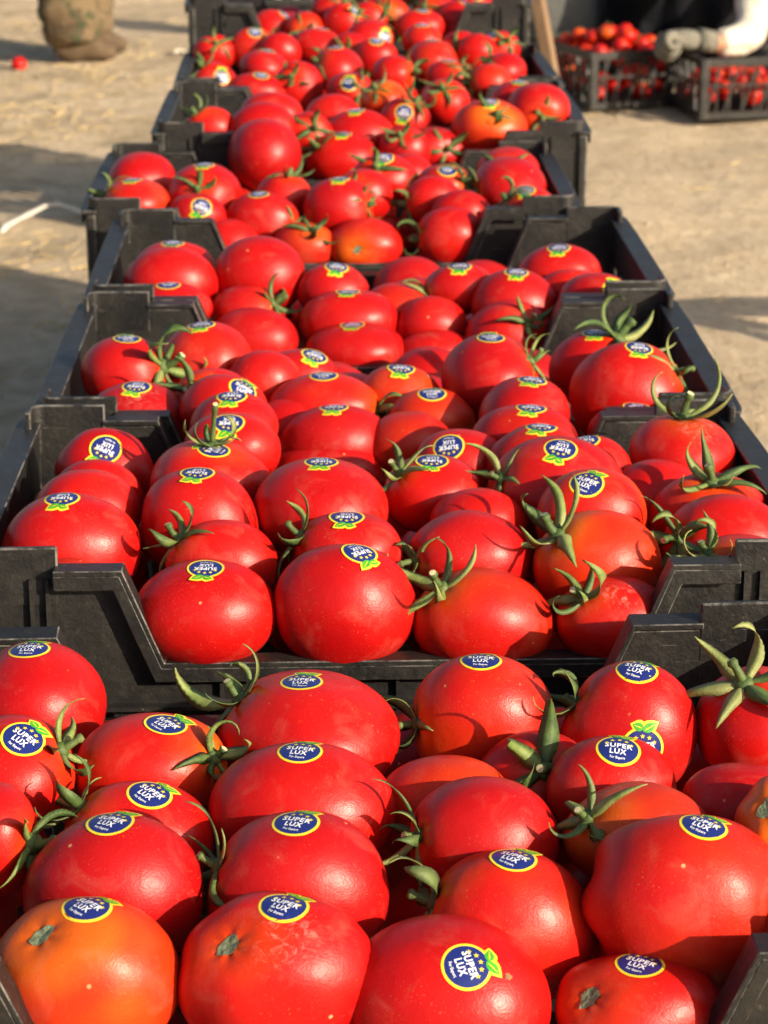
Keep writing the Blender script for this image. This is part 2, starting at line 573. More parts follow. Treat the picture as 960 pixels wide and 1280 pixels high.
for k in range(3):
    place_crate(-.005 + .01 * k, 4.72, CH * (k + 1) - .002, 0, .03 * k - .02, 'empty black crate in the stack behind the end of the row', 'crates in the stack behind the row')

# boards that lift the far stacks
b = MB(); b.box(-.20, .32, 2.60, 2.68, 0, .0195); tag(link('wooden_board', b.mesh('wooden_board', M['wood'], .001)), 'flat board under the second and third crate stacks, crossing the sand', 'board', 'boards under the stacks')
b = MB(); b.box(-.20, .32, 3.10, 3.18, 0, .0195); tag(link('wooden_board', b.mesh('wooden_board', M['wood'], .001)), 'flat board under the second and third crate stacks, crossing the sand', 'board', 'boards under the stacks')
pal = empty('wooden_pallet', (.0568, 3.478, 0))
for k, y in enumerate((-.13, 0, .13)):
    b = MB(); b.box(-.24, .24, y - .03, y + .03, .058, .0765); link('plank', b.mesh('plank', M['wood'], .001), pal)
for x in (-.21, 0, .21):
    b = MB(); b.box(x - .03, x + .03, -.15, .15, 0, .0578); link('bearer', b.mesh('bearer', M['wood'], .001), pal)
tag(pal, 'small wooden pallet under the crate stack next to the leaning post', 'pallet')
# ------------------------------------------------------------------ fruit: crate, centre, radii, ripeness, marks (sticker directions and turn, calyx, scars)
TOMATOES = [
    (0,(-0.1023,0.8424,0.5028),(0.0402,0.0322,0.0349),0.68,{'s':[(0.071,-0.045,0.996,-40)],'k':(-0.402,-0.387,0.83)}),
    (0,(-0.022,0.8435,0.5008),(0.0421,0.0337,0.0373),0.15,{'s':[(0.095,-0.121,0.988,-30)],'k':(-0.489,-0.497,0.716),'w':1}),
    (0,(0.0505,0.8409,0.4885),(0.0456,0.0365,0.0365),0.1,{'s':[(0.135,-0.558,0.819,-72)],'b':(0.497,-0.555,0.667)}),
    (0,(0.1323,0.8428,0.484),(0.0367,0.0294,0.0224),0.25,{'s':[(-0.028,-0.039,0.999,-30)],'k':(-0.673,-0.453,0.585)}),
    (0,(-0.0939,0.8942,0.5125),(0.0397,0.0318,0.0378),0.1,{'s':[(0.001,-0.043,0.999,-30)]}),
    (0,(-0.0132,0.8994,0.5107),(0.0414,0.0331,0.0362),0.15,{'s':[(-0.007,-0.041,0.999,-20)],'c':(-0.914,-0.022,0.406)}),
    (0,(0.0795,0.8891,0.4974),(0.0381,0.0305,0.0364),0.4,{'s':[(0.043,-0.061,0.997,-32)],'c':(-0.932,0.028,0.361),'cl':1.25}),
    (0,(0.1571,0.8797,0.5132),(0.0447,0.0357,0.0411),0.43,{'s':[(0.106,-0.094,0.99,-32)],'L':0.1}),
    (0,(-0.0842,1.0026,0.5224),(0.0379,0.0329,0.0271),0.4,{'s':[(0.213,-0.094,0.973,-42)],'c':(0.882,-0.267,0.389)}),
    (0,(-0.0872,0.9466,0.5148),(0.035,0.028,0.0256),0.2,{'s':[(0.196,-0.13,0.972,-38)],'c':(-0.794,0.069,0.604)}),
    (0,(-0.0117,0.9604,0.519),(0.0429,0.0344,0.0316),0.2,{'s':[(-0.008,-0.039,0.999,-12)]}),
    (0,(-0.0082,1.0352,0.5249),(0.0465,0.0446,0.0298),0.2,{'s':[(-0.077,-0.048,0.996,-8)],'c':(-0.801,0.155,0.579)}),
    (0,(0.0803,1.0531,0.5222),(0.0372,0.0313,0.0348),0.46,{'s':[(-0.065,-0.04,0.997,-5)],'c':(-0.992,-0.124,0.034)}),
    (0,(0.1517,1.0342,0.5245),(0.0351,0.0288,0.0349),0.2,{'s':[(0.047,-0.107,0.993,-25),(0.057,-0.991,0.118,0)],'c':(-0.874,0.087,0.478)}),
    (0,(0.135,0.9728,0.5237),(0.0306,0.0244,0.0249),0.15,{'s':[(0.051,-0.253,0.966,-10)]}),
    (0,(0.2137,1.0303,0.5284),(0.0302,0.0331,0.0311),0.2,{'c':(-0.324,-0.189,0.927),'cl':1.2}),
    (0,(-0.1457,1.0647,0.5285),(0.0357,0.04,0.0313),0.15,{'s':[(-0.083,0.005,0.997,-8)]}),
    (0,(-0.149,0.9852,0.5285),(0.0302,0.0338,0.0278),0.2,{'s':[(0.271,-0.347,0.898,-32)],'c':(0.863,-0.025,0.504)}),
    (0,(-0.1495,0.9185,0.5285),(0.0207,0.024,0.0275),0.2,{'c':(0.918,-0.386,0.092),'cl':1.3}),
    (0,(0.0569,0.9779,0.517),(0.0309,0.0247,0.0203),0.56,{}),
    (0,(0.072,0.9326,0.5186),(0.035,0.028,0.028),0.15,{'c':(-0.956,-0.225,0.187)}),
    (0,(0.1426,0.9295,0.5203),(0.0335,0.0268,0.0255),0.59,{'c':(-0.771,-0.312,0.556),'cl':1.05}),
    (0,(0.1945,0.953,0.5165),(0.0308,0.0246,0.0272),0.15,{'L':0.08}),
    (0,(0.2016,0.9128,0.5344),(0.0179,0.024,0.0208),0.59,{'k':(-0.48,-0.535,0.695),'L':0.08}),
    (0,(0.1996,0.8625,0.5083),(0.0165,0.024,0.0195),0.4,{}),
    (0,(0.103,1.0057,0.5088),(0.0311,0.0249,0.0294),0.2,{'c':(0.066,-0.774,0.629),'cl':1.05}),
    (1,(-0.068,1.2109,0.5197),(0.0419,0.0335,0.0316),0.1,{'s':[(0.025,-0.123,0.992,178)]}),
    (1,(0.0109,1.2119,0.5224),(0.042,0.0336,0.038),0.15,{'s':[(0.216,-0.175,0.961,-140)]}),
    (1,(0.091,1.2113,0.5129),(0.0399,0.0319,0.031),0.4,{'c':(-0.644,-0.154,0.749),'cl':1.1}),
    (1,(0.1644,1.2104,0.5139),(0.0335,0.0268,0.0255),0.3,{'c':(-0.632,-0.306,0.712),'cl':1.1,'w':1}),
    (1,(-0.1518,1.2775,0.5345),(0.0409,0.0327,0.035),0.15,{'s':[(-0.059,-0.026,0.998,178)]}),
    (1,(-0.1466,1.2302,0.5233),(0.0313,0.025,0.0224),0.52,{}),
    (1,(-0.1461,1.3302,0.5406),(0.0335,0.0268,0.028),0.2,{}),
    (1,(-0.1447,1.3743,0.5313),(0.031,0.0248,0.0289),0.1,{}),
    (1,(-0.1434,1.4197,0.5356),(0.0324,0.0259,0.03),0.1,{'s':[(0.104,-0.615,0.782,155)]}),
    (1,(-0.0756,1.3126,0.5387),(0.038,0.0304,0.0355),0.2,{'s':[(-0.012,-0.093,0.996,170)]}),
    (1,(-0.0601,1.2615,0.5311),(0.033,0.0264,0.0267),0.25,{'c':(-0.791,0.002,0.612),'cl':1.1}),
    (1,(-0.0724,1.3753,0.5428),(0.0391,0.0349,0.0294),0.2,{'s':[(0.1,-0.243,0.965,70)],'c':(0.071,-0.007,0.997),'long':1}),
    (1,(-0.0606,1.4458,0.5449),(0.0329,0.0263,0.0249),0.2,{'s':[(-0.041,-0.412,0.91,180)]}),
    (1,(-0.0612,1.4924,0.5434),(0.0317,0.0254,0.0258),0.2,{'s':[(-0.018,-0.092,0.996,175)]}),
    (2,(-0.0703,1.556,0.539),(0.0318,0.0286,0.0252),0.15,{'s':[(0.47,-0.438,0.767,-20)]}),
    (1,(-0.0015,1.3275,0.5415),(0.0404,0.0412,0.0307),0.2,{'s':[(0.006,0.035,0.999,180)]}),
    (1,(0.014,1.2648,0.5382),(0.0331,0.0265,0.023),0.15,{'s':[(-0.022,-0.078,0.997,180)],'c':(-0.906,-0.007,0.422)}),
    (1,(0.0848,1.2624,0.5325),(0.0378,0.0303,0.0288),0.15,{'c':(-0.925,-0.365,0.108)}),
    (1,(0.0944,1.3134,0.5346),(0.0308,0.0246,0.0242),0.2,{}),
    (1,(0.0691,1.36,0.5405),(0.0313,0.031,0.0242),0.2,{'s':[(-0.037,-0.104,0.994,175)],'c':(-0.718,-0.219,0.66)}),
    (1,(0.0915,1.4541,0.5311),(0.031,0.0248,0.0224),0.25,{'s':[(-0.291,-0.589,0.754,180)]}),
    (1,(0.1593,1.2508,0.5329),(0.0376,0.0301,0.0324),0.49,{'c':(-0.715,-0.155,0.681),'cl':1.35}),
    (1,(0.1612,1.2991,0.5454),(0.0339,0.0271,0.0316),0.43,{'s':[(-0.136,-0.473,0.87,-32)]}),
    (1,(0.1466,1.3518,0.5437),(0.0432,0.0345,0.0343),0.15,{'s':[(0.001,-0.329,0.944,160)],'c':(-0.894,-0.26,0.365)}),
    (1,(0.1712,1.3987,0.5362),(0.0306,0.0245,0.0286),0.3,{'s':[(-0.119,-0.103,0.988,175)]}),
    (1,(0.2115,1.3694,0.5299),(0.0311,0.0249,0.0278),0.1,{}),
    (1,(0.2374,1.4357,0.5428),(0.0355,0.0384,0.025),0.4,{'c':(0.03,0.093,0.995),'cl':1.3,'w':1}),
    (1,(0.2387,1.3271,0.5338),(0.0357,0.0285,0.028),0.35,{'c':(-0.03,-0.273,0.962),'cl':1.1}),
    (1,(0.2397,1.2769,0.5347),(0.0383,0.0306,0.0292),0.15,{'c':(-0.882,-0.355,0.31),'cl':1.1}),
    (1,(0.2405,1.2296,0.5328),(0.0348,0.0278,0.0241),0.43,{'c':(-0.655,-0.227,0.721)}),
    (2,(-0.1334,1.5754,0.5256),(0.038,0.0328,0.0281),0.1,{'s':[(0.018,-0.133,0.991,170)],'w':1}),
    (2,(-0.1476,1.6593,0.5368),(0.0337,0.0348,0.0294),0.15,{'s':[(0.052,-0.063,0.997,20)],'c':(0.917,-0.279,0.286),'cl':1.4}),
    (2,(-0.0891,1.6919,0.5344),(0.0368,0.0361,0.0331),0.35,{'s':[(-0.077,-0.038,0.996,180)],'L':0.05}),
    (2,(-0.0793,1.6037,0.5304),(0.0303,0.0243,0.0251),0.2,{'c':(-0.538,-0.644,0.544)}),
    (2,(-0.0206,1.6898,0.5218),(0.032,0.0256,0.0246),0.3,{'s':[(0.448,-0.202,0.871,170)]}),
    (2,(0.0013,1.6151,0.5205),(0.0413,0.0331,0.0289),0.35,{'s':[(-0.011,-0.056,0.998,0)],'c':(0.982,-0.189,0.001)}),
    (2,(0.0079,1.5614,0.5104),(0.0402,0.0321,0.0296),0.2,{'s':[(-0.003,-0.025,1.0,180)]}),
    (2,(-0.0258,1.5962,0.5054),(0.0319,0.0255,0.0297),0.15,{}),
    (2,(0.0043,1.5512,0.4913),(0.0424,0.0339,0.0308),0.15,{}),
    (2,(0.0575,1.6365,0.5208),(0.0311,0.0248,0.0268),0.65,{'s':[(0.026,-0.098,0.995,180)]}),
    (2,(0.0795,1.5942,0.5161),(0.0316,0.0253,0.0263),0.56,{'s':[(-0.01,-0.202,0.979,0)]}),
    (2,(0.0605,1.5543,0.5107),(0.0317,0.0254,0.0249),0.52,{}),
    (2,(0.1259,1.6411,0.536),(0.0377,0.0422,0.0331),0.15,{'s':[(-0.025,-0.081,0.996,10)],'c':(0.869,-0.094,0.486)}),
    (2,(0.1442,1.5602,0.5311),(0.0332,0.0371,0.0297),0.15,{'s':[(0.149,-0.092,0.985,170)]}),
    (1,(0.1374,1.4877,0.5324),(0.0362,0.0289,0.0284),0.3,{'s':[(0.12,-0.093,0.988,170)]}),
    (1,(0.1418,1.4351,0.5344),(0.035,0.028,0.0275),0.43,{'s':[(0.057,-0.016,0.998,165)]}),
    (2,(0.227,1.6266,0.5258),(0.0453,0.0362,0.0411),0.2,{'s':[(0.14,-0.16,0.977,180)],'c':(0.844,-0.149,0.515)}),
    (2,(0.208,1.6861,0.5317),(0.0338,0.0295,0.0305),0.15,{'s':[(0.016,-0.088,0.996,175)],'c':(0.575,-0.027,0.818),'cl':1.7}),
    (2,(0.2237,1.5746,0.513),(0.0317,0.0254,0.0212),0.1,{'s':[(0.086,-0.119,0.989,180)]}),
    (2,(-0.0442,1.6514,0.5265),(0.0303,0.0242,0.0307),0.2,{}),
    (3,(-0.1328,1.969,0.5305),(0.0402,0.0322,0.0351),0.15,{}),
    (3,(-0.1335,2.0298,0.5324),(0.0363,0.033,0.0252),0.2,{'s':[(-0.014,-0.062,0.998,180)]}),
    (3,(-0.1311,1.9139,0.5244),(0.0371,0.0297,0.0213),0.1,{'s':[(-0.001,-0.131,0.991,0)]}),
    (3,(-0.0559,1.9952,0.5333),(0.0407,0.0377,0.0374),0.1,{}),
    (3,(-0.0661,1.9404,0.5127),(0.0321,0.0257,0.0247),0.3,{'c':(0.814,-0.342,0.47)}),
    (3,(-0.0582,1.8939,0.4996),(0.039,0.0312,0.0289),0.15,{}),
    (3,(0.0096,1.9719,0.5231),(0.0326,0.0261,0.025),0.15,{'s':[(0.114,-0.152,0.982,180)]}),
    (3,(0.0238,1.9286,0.5061),(0.0446,0.0356,0.0309),0.2,{'s':[(-0.033,-0.11,0.993,180)]}),
    (3,(0.0287,1.8899,0.4923),(0.0438,0.0351,0.0245),0.15,{'s':[(-0.071,-0.076,0.995,180)]}),
    (3,(0.0954,1.9243,0.5026),(0.0324,0.0259,0.0279),0.25,{}),
    (3,(0.0649,1.952,0.5099),(0.0316,0.0252,0.0248),0.52,{}),
    (3,(0.0973,1.8915,0.4888),(0.0332,0.0266,0.02),0.2,{}),
    (3,(0.1214,1.9677,0.5258),(0.0318,0.0255,0.0233),0.2,{'s':[(-0.002,-0.143,0.99,180)],'c':(-0.955,-0.19,-0.228)}),
    (3,(0.168,1.9377,0.5169),(0.0399,0.0319,0.0331),0.15,{'s':[(0.027,-0.087,0.996,180)]}),
    (3,(0.1598,1.8926,0.5023),(0.0384,0.0307,0.0308),0.15,{'c':(0.407,-0.686,0.603)}),
    (3,(0.2142,2.0096,0.5294),(0.0375,0.03,0.0271),0.15,{'s':[(-0.04,-0.199,0.979,175)]}),
    (3,(0.2344,1.9144,0.5282),(0.0308,0.0284,0.0245),0.2,{'s':[(0.469,-0.705,0.532,0)]}),
    (3,(0.2209,1.9616,0.5193),(0.0311,0.0249,0.0266),0.46,{}),
    (4,(-0.1901,2.4224,0.536),(0.0367,0.0411,0.0319),0.1,{}),
    (4,(-0.1902,2.3055,0.536),(0.0367,0.0411,0.0262),0.46,{'s':[(-0.041,-0.078,0.996,180)],'c':(-0.902,-0.139,0.408)}),
    (4,(-0.1207,2.3487,0.5359),(0.0382,0.0422,0.0348),0.15,{'s':[(0.011,-0.086,0.996,180)]}),
    (4,(-0.1261,2.2858,0.5281),(0.0307,0.0246,0.022),0.15,{'s':[(0.199,-0.785,0.587,160)]}),
    (4,(-0.0603,2.3028,0.516),(0.0393,0.0314,0.0319),0.2,{'s':[(-0.076,-0.11,0.991,0)],'c':(0.918,-0.388,-0.083)}),
    (4,(-0.0927,2.2627,0.4996),(0.0321,0.0257,0.0293),0.2,{}),
    (4,(-0.0634,2.5398,0.5432),(0.0402,0.045,0.04),0.05,{}),
    (4,(0.0184,2.3041,0.5306),(0.036,0.0288,0.0333),0.1,{'s':[(0.015,0.001,1.0,180)]}),
    (4,(0.0455,2.3517,0.5346),(0.0303,0.027,0.0286),0.2,{}),
    (4,(0.0437,2.264,0.5004),(0.0396,0.0317,0.0274),0.4,{'k':(-0.237,-0.968,0.078)}),
    (4,(-0.0177,2.2632,0.4989),(0.0325,0.026,0.0263),0.46,{'c':(0.305,-0.536,0.787)}),
    (4,(-0.0386,2.349,0.5318),(0.0304,0.0243,0.0276),0.3,{'c':(0.202,0.003,0.979)}),
    (4,(0.1293,2.2626,0.5087),(0.0355,0.0284,0.0316),0.15,{'c':(-0.99,-0.137,-0.038)}),
    (4,(0.1437,2.3032,0.5229),(0.031,0.0248,0.027),0.2,{}),
    (4,(0.115,2.3403,0.5296),(0.0306,0.0245,0.0262),0.15,{'c':(-0.989,-0.142,-0.042)}),
    (4,(0.0672,2.4111,0.5391),(0.0358,0.0286,0.0282),0.15,{'s':[(-0.007,-0.319,0.948,160)]}),
    (4,(0.132,2.3938,0.5358),(0.0305,0.0329,0.0236),0.4,{'s':[(0.037,-0.498,0.866,0)],'c':(0.737,-0.563,0.374)}),
    (4,(0.1976,2.3753,0.536),(0.0396,0.0443,0.0323),0.1,{'c':(-0.958,-0.286,-0.023)}),
    (4,(0.2057,2.4768,0.536),(0.035,0.0392,0.0252),0.3,{}),
    (4,(0.2099,2.2836,0.5315),(0.0302,0.0338,0.0256),0.3,{'s':[(-0.141,-0.359,0.923,180)],'c':(-0.787,-0.264,0.558)}),
    (4,(0.0945,2.4564,0.5327),(0.0303,0.0259,0.0262),0.15,{'c':(-0.085,-0.906,-0.414)}),
    (5,(-0.1275,2.6276,0.5582),(0.03,0.024,0.0251),0.3,{'c':(-0.588,-0.152,0.794)}),
    (5,(-0.0677,2.6194,0.5549),(0.0404,0.0323,0.0348),0.15,{}),
    (5,(-0.0566,2.6764,0.5629),(0.0393,0.0315,0.0298),0.35,{'s':[(-0.077,-0.983,0.166,0)]}),
    (5,(0.043,2.6494,0.5398),(0.0456,0.0365,0.0363),0.1,{'s':[(-0.044,-0.133,0.99,180)]}),
    (5,(0.0247,2.5966,0.5275),(0.0421,0.0337,0.0323),0.15,{'s':[(0.014,-0.098,0.995,180)]}),
    (5,(0.0166,2.7012,0.559),(0.0341,0.0272,0.0268),0.3,{}),
    (5,(0.1521,2.7758,0.563),(0.0301,0.0337,0.029),0.3,{'c':(-0.173,-0.643,0.746)}),
    (5,(0.0999,2.6778,0.5585),(0.0299,0.024,0.0276),0.3,{'s':[(-0.09,-0.872,0.482,170)]}),
    (5,(0.1959,2.638,0.5544),(0.0445,0.0356,0.0339),0.49,{'s':[(-0.007,-0.19,0.982,180)]}),
    (5,(0.2585,2.7044,0.5645),(0.0379,0.0375,0.0348),0.3,{'c':(0.035,-0.997,-0.074)}),
    (5,(0.2371,2.7663,0.5615),(0.0339,0.0335,0.0296),0.15,{'s':[(0.093,-0.084,0.992,180)]}),
    (5,(0.1293,2.6387,0.5303),(0.0418,0.0335,0.0284),0.05,{'c':(0.405,-0.883,0.237)}),
    (5,(0.0962,2.5982,0.5373),(0.0312,0.0249,0.0288),0.1,{'c':(-0.196,-0.65,0.735)}),
    (5,(-0.0145,2.6327,0.5496),(0.0305,0.0244,0.0282),0.2,{'c':(0.247,-0.875,0.416)}),
    (5,(0.0763,2.7381,0.573),(0.029,0.0318,0.0242),0.71,{'c':(-0.409,-0.488,0.771)}),
    (6,(-0.0283,2.9843,0.5507),(0.0333,0.0266,0.0334),0.15,{}),
    (6,(-0.0828,2.9622,0.5471),(0.0393,0.0314,0.0267),0.2,{'s':[(0.19,-0.276,0.942,0)]}),
    (6,(-0.1368,2.9764,0.5581),(0.0298,0.024,0.0275),0.25,{'s':[(0.382,-0.806,0.452,0)],'c':(-0.547,-0.082,0.833)}),
    (6,(-0.0747,3.0762,0.563),(0.0342,0.0383,0.0249),0.3,{'s':[(0.171,-0.088,0.981,0)]}),
    (6,(-0.0931,3.2096,0.5706),(0.0334,0.0267,0.0308),0.35,{'s':[(0.124,-0.515,0.848,0)]}),
    (6,(-0.1461,3.2011,0.5664),(0.0291,0.024,0.0268),0.15,{'c':(0.117,-0.756,0.644)}),
    (7,(-0.1329,3.3595,0.576),(0.036,0.0338,0.0331),0.2,{'s':[(0.106,-0.072,0.992,180),(0.198,-0.752,0.628,170)]}),
    (7,(-0.0693,3.3687,0.577),(0.0329,0.0263,0.0303),0.2,{'s':[(0.619,-0.068,0.782,0)]}),
    (7,(-0.0214,3.3394,0.5764),(0.0325,0.026,0.03),0.4,{'c':(0.005,-0.989,0.148)}),
    (6,(-0.003,3.2241,0.5701),(0.038,0.0351,0.0289),0.3,{'s':[(0.166,-0.017,0.986,0)]}),
    (6,(0.0235,3.0598,0.563),(0.0341,0.0382,0.0312),0.2,{'s':[(-0.074,-0.051,0.996,0)]}),
    (7,(0.0353,3.3378,0.5891),(0.0321,0.0257,0.0292),0.2,{'s':[(0.528,-0.442,0.725,0)]}),
    (6,(0.0697,3.225,0.5808),(0.0335,0.0268,0.029),0.2,{'s':[(0.65,-0.734,0.197,0)]}),
    (6,(0.0768,3.1528,0.5661),(0.0294,0.024,0.0271),0.25,{'s':[(0.035,-0.334,0.942,0)],'c':(-0.545,-0.255,-0.798)}),
    (6,(0.0964,3.0083,0.563),(0.0296,0.0332,0.0267),0.3,{'c':(0.903,-0.365,0.226)}),
    (7,(0.1451,3.3399,0.582),(0.037,0.0296,0.0273),0.3,{'s':[(0.104,-0.165,0.981,0)],'c':(-0.911,-0.196,-0.362)}),
    (6,(0.1532,3.1434,0.563),(0.0361,0.0404,0.0281),0.43,{'s':[(0.03,0.005,1.0,0)]}),
    (6,(0.1434,3.2212,0.5796),(0.029,0.031,0.0236),0.4,{'s':[(-0.008,-0.145,0.989,0)]}),
    (6,(0.1689,2.9921,0.5618),(0.0344,0.0297,0.0232),0.35,{'s':[(-0.006,-0.086,0.996,0)]}),
    (7,(0.2008,3.3647,0.5907),(0.0319,0.0255,0.0287),0.15,{'s':[(0.408,-0.072,0.91,0)]}),
    (7,(0.2075,3.3555,0.5688),(0.0332,0.0266,0.0289),0.2,{'c':(0.732,-0.124,0.669)}),
    (6,(0.2174,3.1716,0.5704),(0.029,0.024,0.0267),0.2,{}),
    (6,(0.2511,3.2084,0.5685),(0.0292,0.0258,0.0269),0.15,{'s':[(-0.538,-0.352,0.766,170)]}),
    (6,(0.2435,3.0375,0.563),(0.0297,0.0333,0.0249),0.2,{'c':(-0.842,0.006,0.539),'cl':1.2}),
    (6,(0.2192,2.9635,0.5587),(0.03,0.0259,0.0253),0.46,{'c':(-0.993,-0.097,0.062)}),
    (6,(0.0379,2.948,0.5537),(0.0303,0.0339,0.0227),0.25,{'s':[(-0.044,-0.833,0.552,0)]}),
    (7,(0.1029,3.3993,0.5873),(0.0316,0.0253,0.0317),0.52,{'c':(-0.354,-0.876,0.329)}),
    (7,(0.0183,3.379,0.6033),(0.0308,0.0247,0.0231),0.2,{}),
    (7,(0.0704,3.365,0.5891),(0.0315,0.0252,0.029),0.3,{}),
    (6,(-0.0548,3.1782,0.5705),(0.029,0.024,0.0267),0.2,{}),
    (6,(0.0445,3.1874,0.5689),(0.0291,0.024,0.0268),0.2,{}),
    (6,(0.1953,3.2092,0.5693),(0.029,0.024,0.0267),0.2,{}),
    (7,(0.2263,3.3993,0.6016),(0.0312,0.0249,0.0283),0.2,{'s':[(0.148,-0.551,0.821,0)]}),
    (7,(0.171,3.3982,0.597),(0.0315,0.0252,0.0286),0.25,{'c':(-0.586,-0.702,0.404)}),
    (7,(0.2473,3.36,0.5784),(0.0328,0.0262,0.029),0.2,{'c':(-0.259,-0.655,0.71)}),
    (7,(0.2506,3.4471,0.6157),(0.0404,0.0326,0.0237),0.3,{}),
    (7,(0.1938,3.4965,0.613),(0.0313,0.0344,0.0226),0.2,{}),
    (7,(0.0194,3.5424,0.6132),(0.0341,0.035,0.0228),0.2,{}),
    (7,(0.0808,3.562,0.6111),(0.0343,0.0275,0.0216),0.2,{'c':(-0.547,-0.76,-0.351)}),
    (7,(0.142,3.5581,0.6113),(0.0343,0.0274,0.0216),0.2,{'c':(0.156,-0.759,-0.632)}),
    (0,(-0.1753,0.9373,0.477),(0.0342,0.0342,0.0307),0.13,{}),
    (0,(-0.1777,1.0296,0.4636),(0.0385,0.0385,0.0331),0.22,{}),
    (0,(-0.0943,0.869,0.4455),(0.0351,0.0351,0.0327),0.06,{}),
    (0,(-0.1088,1.0996,0.4706),(0.038,0.038,0.0333),0.13,{}),
    (0,(0.0594,0.9398,0.463),(0.0376,0.0376,0.0323),0.24,{}),
    (0,(0.046,1.0237,0.4692),(0.0356,0.0356,0.0285),0.2,{}),
    (0,(0.0533,1.106,0.4655),(0.0386,0.0386,0.0366),0.12,{}),
    (0,(0.1298,0.9397,0.4691),(0.0353,0.0353,0.0312),0.09,{}),
    (0,(0.1392,1.0221,0.4681),(0.0362,0.0362,0.029),0.12,{}),
    (0,(0.125,1.092,0.4748),(0.0384,0.0384,0.0334),0.28,{}),
    (0,(0.2153,0.8567,0.4633),(0.038,0.038,0.0338),0.31,{}),
    (0,(0.2039,0.9446,0.4647),(0.0375,0.0375,0.0302),0.1,{}),
    (0,(0.2083,1.0925,0.4737),(0.0361,0.0361,0.0331),0.38,{}),
    (1,(-0.1474,1.2232,0.4774),(0.0357,0.0357,0.0298),0.35,{}),
    (1,(-0.1473,1.2991,0.477),(0.0367,0.0367,0.0321),0.07,{}),
    (1,(-0.149,1.3863,0.4783),(0.0364,0.0364,0.0292),0.24,{}),
    (1,(-0.1438,1.4604,0.4855),(0.0376,0.0376,0.0333),0.22,{}),
    (1,(-0.0824,1.2437,0.4691),(0.0368,0.0368,0.0305),0.4,{}),
    (1,(-0.0727,1.3991,0.4829),(0.0383,0.0383,0.0346),0.14,{}),
    (1,(0.0052,1.2268,0.456),(0.0386,0.0386,0.0351),0.14,{}),
    (1,(-0.0051,1.3037,0.4828),(0.0345,0.0345,0.0295),0.11,{}),
    (1,(0.0029,1.3951,0.4877),(0.0351,0.0351,0.0312),0.39,{}),
    (1,(0.0773,1.2314,0.458),(0.0356,0.0356,0.0312),0.09,{}),
    (1,(0.0769,1.3176,0.4813),(0.0364,0.0364,0.0343),0.18,{}),
    (1,(0.0787,1.3931,0.4804),(0.0359,0.0359,0.029),0.15,{}),
    (1,(0.0715,1.4638,0.4849),(0.0367,0.0367,0.0295),0.1,{}),
    (1,(0.1493,1.2317,0.4692),(0.0359,0.0359,0.0293),0.19,{}),
    (1,(0.1571,1.3091,0.4822),(0.0343,0.0343,0.031),0.14,{}),
    (1,(0.1479,1.3783,0.4836),(0.0385,0.0385,0.0312),0.23,{}),
    (1,(0.2265,1.2317,0.4808),(0.0374,0.0374,0.0318),0.2,{}),
    (1,(0.2237,1.2994,0.4791),(0.0387,0.0387,0.0342),0.26,{}),
    (1,(0.2389,1.3924,0.4836),(0.0353,0.0353,0.0329),0.22,{}),
    (2,(-0.1412,1.5766,0.469),(0.0352,0.0352,0.0325),0.19,{}),
    (2,(0.016,1.7388,0.481),(0.0369,0.0369,0.0334),0.23,{}),
    (2,(0.0065,1.8007,0.473),(0.0344,0.0344,0.0326),0.15,{}),
    (2,(0.0803,1.7346,0.4778),(0.0366,0.0366,0.0333),0.31,{}),
    (2,(0.086,1.812,0.4809),(0.0352,0.0352,0.0328),0.09,{}),
    (2,(0.1646,1.6511,0.4746),(0.0379,0.0379,0.0333),0.13,{}),
    (2,(0.157,1.7391,0.4809),(0.0387,0.0387,0.0317),0.17,{}),
    (2,(0.164,1.8039,0.4844),(0.0349,0.0349,0.0322),0.05,{}),
    (3,(-0.1352,1.9071,0.4759),(0.0385,0.0385,0.0308),0.13,{}),
    (3,(-0.1318,1.9948,0.4733),(0.0354,0.0354,0.0303),0.17,{}),
    (3,(-0.1488,2.0728,0.4752),(0.039,0.039,0.0361),0.32,{}),
    (3,(-0.0639,2.0819,0.4756),(0.0364,0.0364,0.0295),0.07,{}),
    (3,(0.014,1.9968,0.4734),(0.0387,0.0387,0.0358),0.08,{}),
    (3,(0.0067,2.0697,0.4767),(0.036,0.036,0.0301),0.2,{}),
    (3,(0.0876,2.0699,0.4798),(0.0386,0.0386,0.0335),0.21,{}),
    (3,(0.0847,2.1433,0.484),(0.0363,0.0363,0.0309),0.22,{}),
    (3,(0.1492,1.994,0.4701),(0.0341,0.0341,0.0296),0.2,{}),
    (3,(0.1544,2.1457,0.4792),(0.0381,0.0381,0.0305),0.17,{}),
    (3,(0.2254,1.9194,0.4768),(0.0368,0.0368,0.0333),0.08,{}),
    (3,(0.2388,1.9992,0.4752),(0.037,0.037,0.0346),0.4,{}),
    (4,(-0.1697,2.287,0.4769),(0.0347,0.0347,0.0319),0.14,{}),
    (4,(-0.1793,2.3605,0.4785),(0.0346,0.0346,0.0308),0.26,{}),
    (4,(-0.1758,2.4363,0.4685),(0.0364,0.0364,0.0328),0.12,{}),
    (4,(-0.1067,2.4412,0.4755),(0.0344,0.0344,0.0293),0.11,{}),
    (4,(-0.1026,2.5131,0.484),(0.0351,0.0351,0.0299),0.34,{}),
    (4,(0.044,2.2803,0.4485),(0.0377,0.0377,0.0308),0.11,{}),
    (4,(0.0602,2.366,0.4829),(0.0364,0.0364,0.0307),0.24,{}),
    (4,(0.0486,2.5184,0.4817),(0.0342,0.0342,0.0278),0.36,{}),
    (4,(0.133,2.3616,0.4757),(0.0342,0.0342,0.0313),0.36,{}),
    (4,(0.1213,2.4354,0.4842),(0.0342,0.0342,0.031),0.22,{}),
    (4,(0.1933,2.2859,0.471),(0.0369,0.0369,0.0301),0.39,{}),
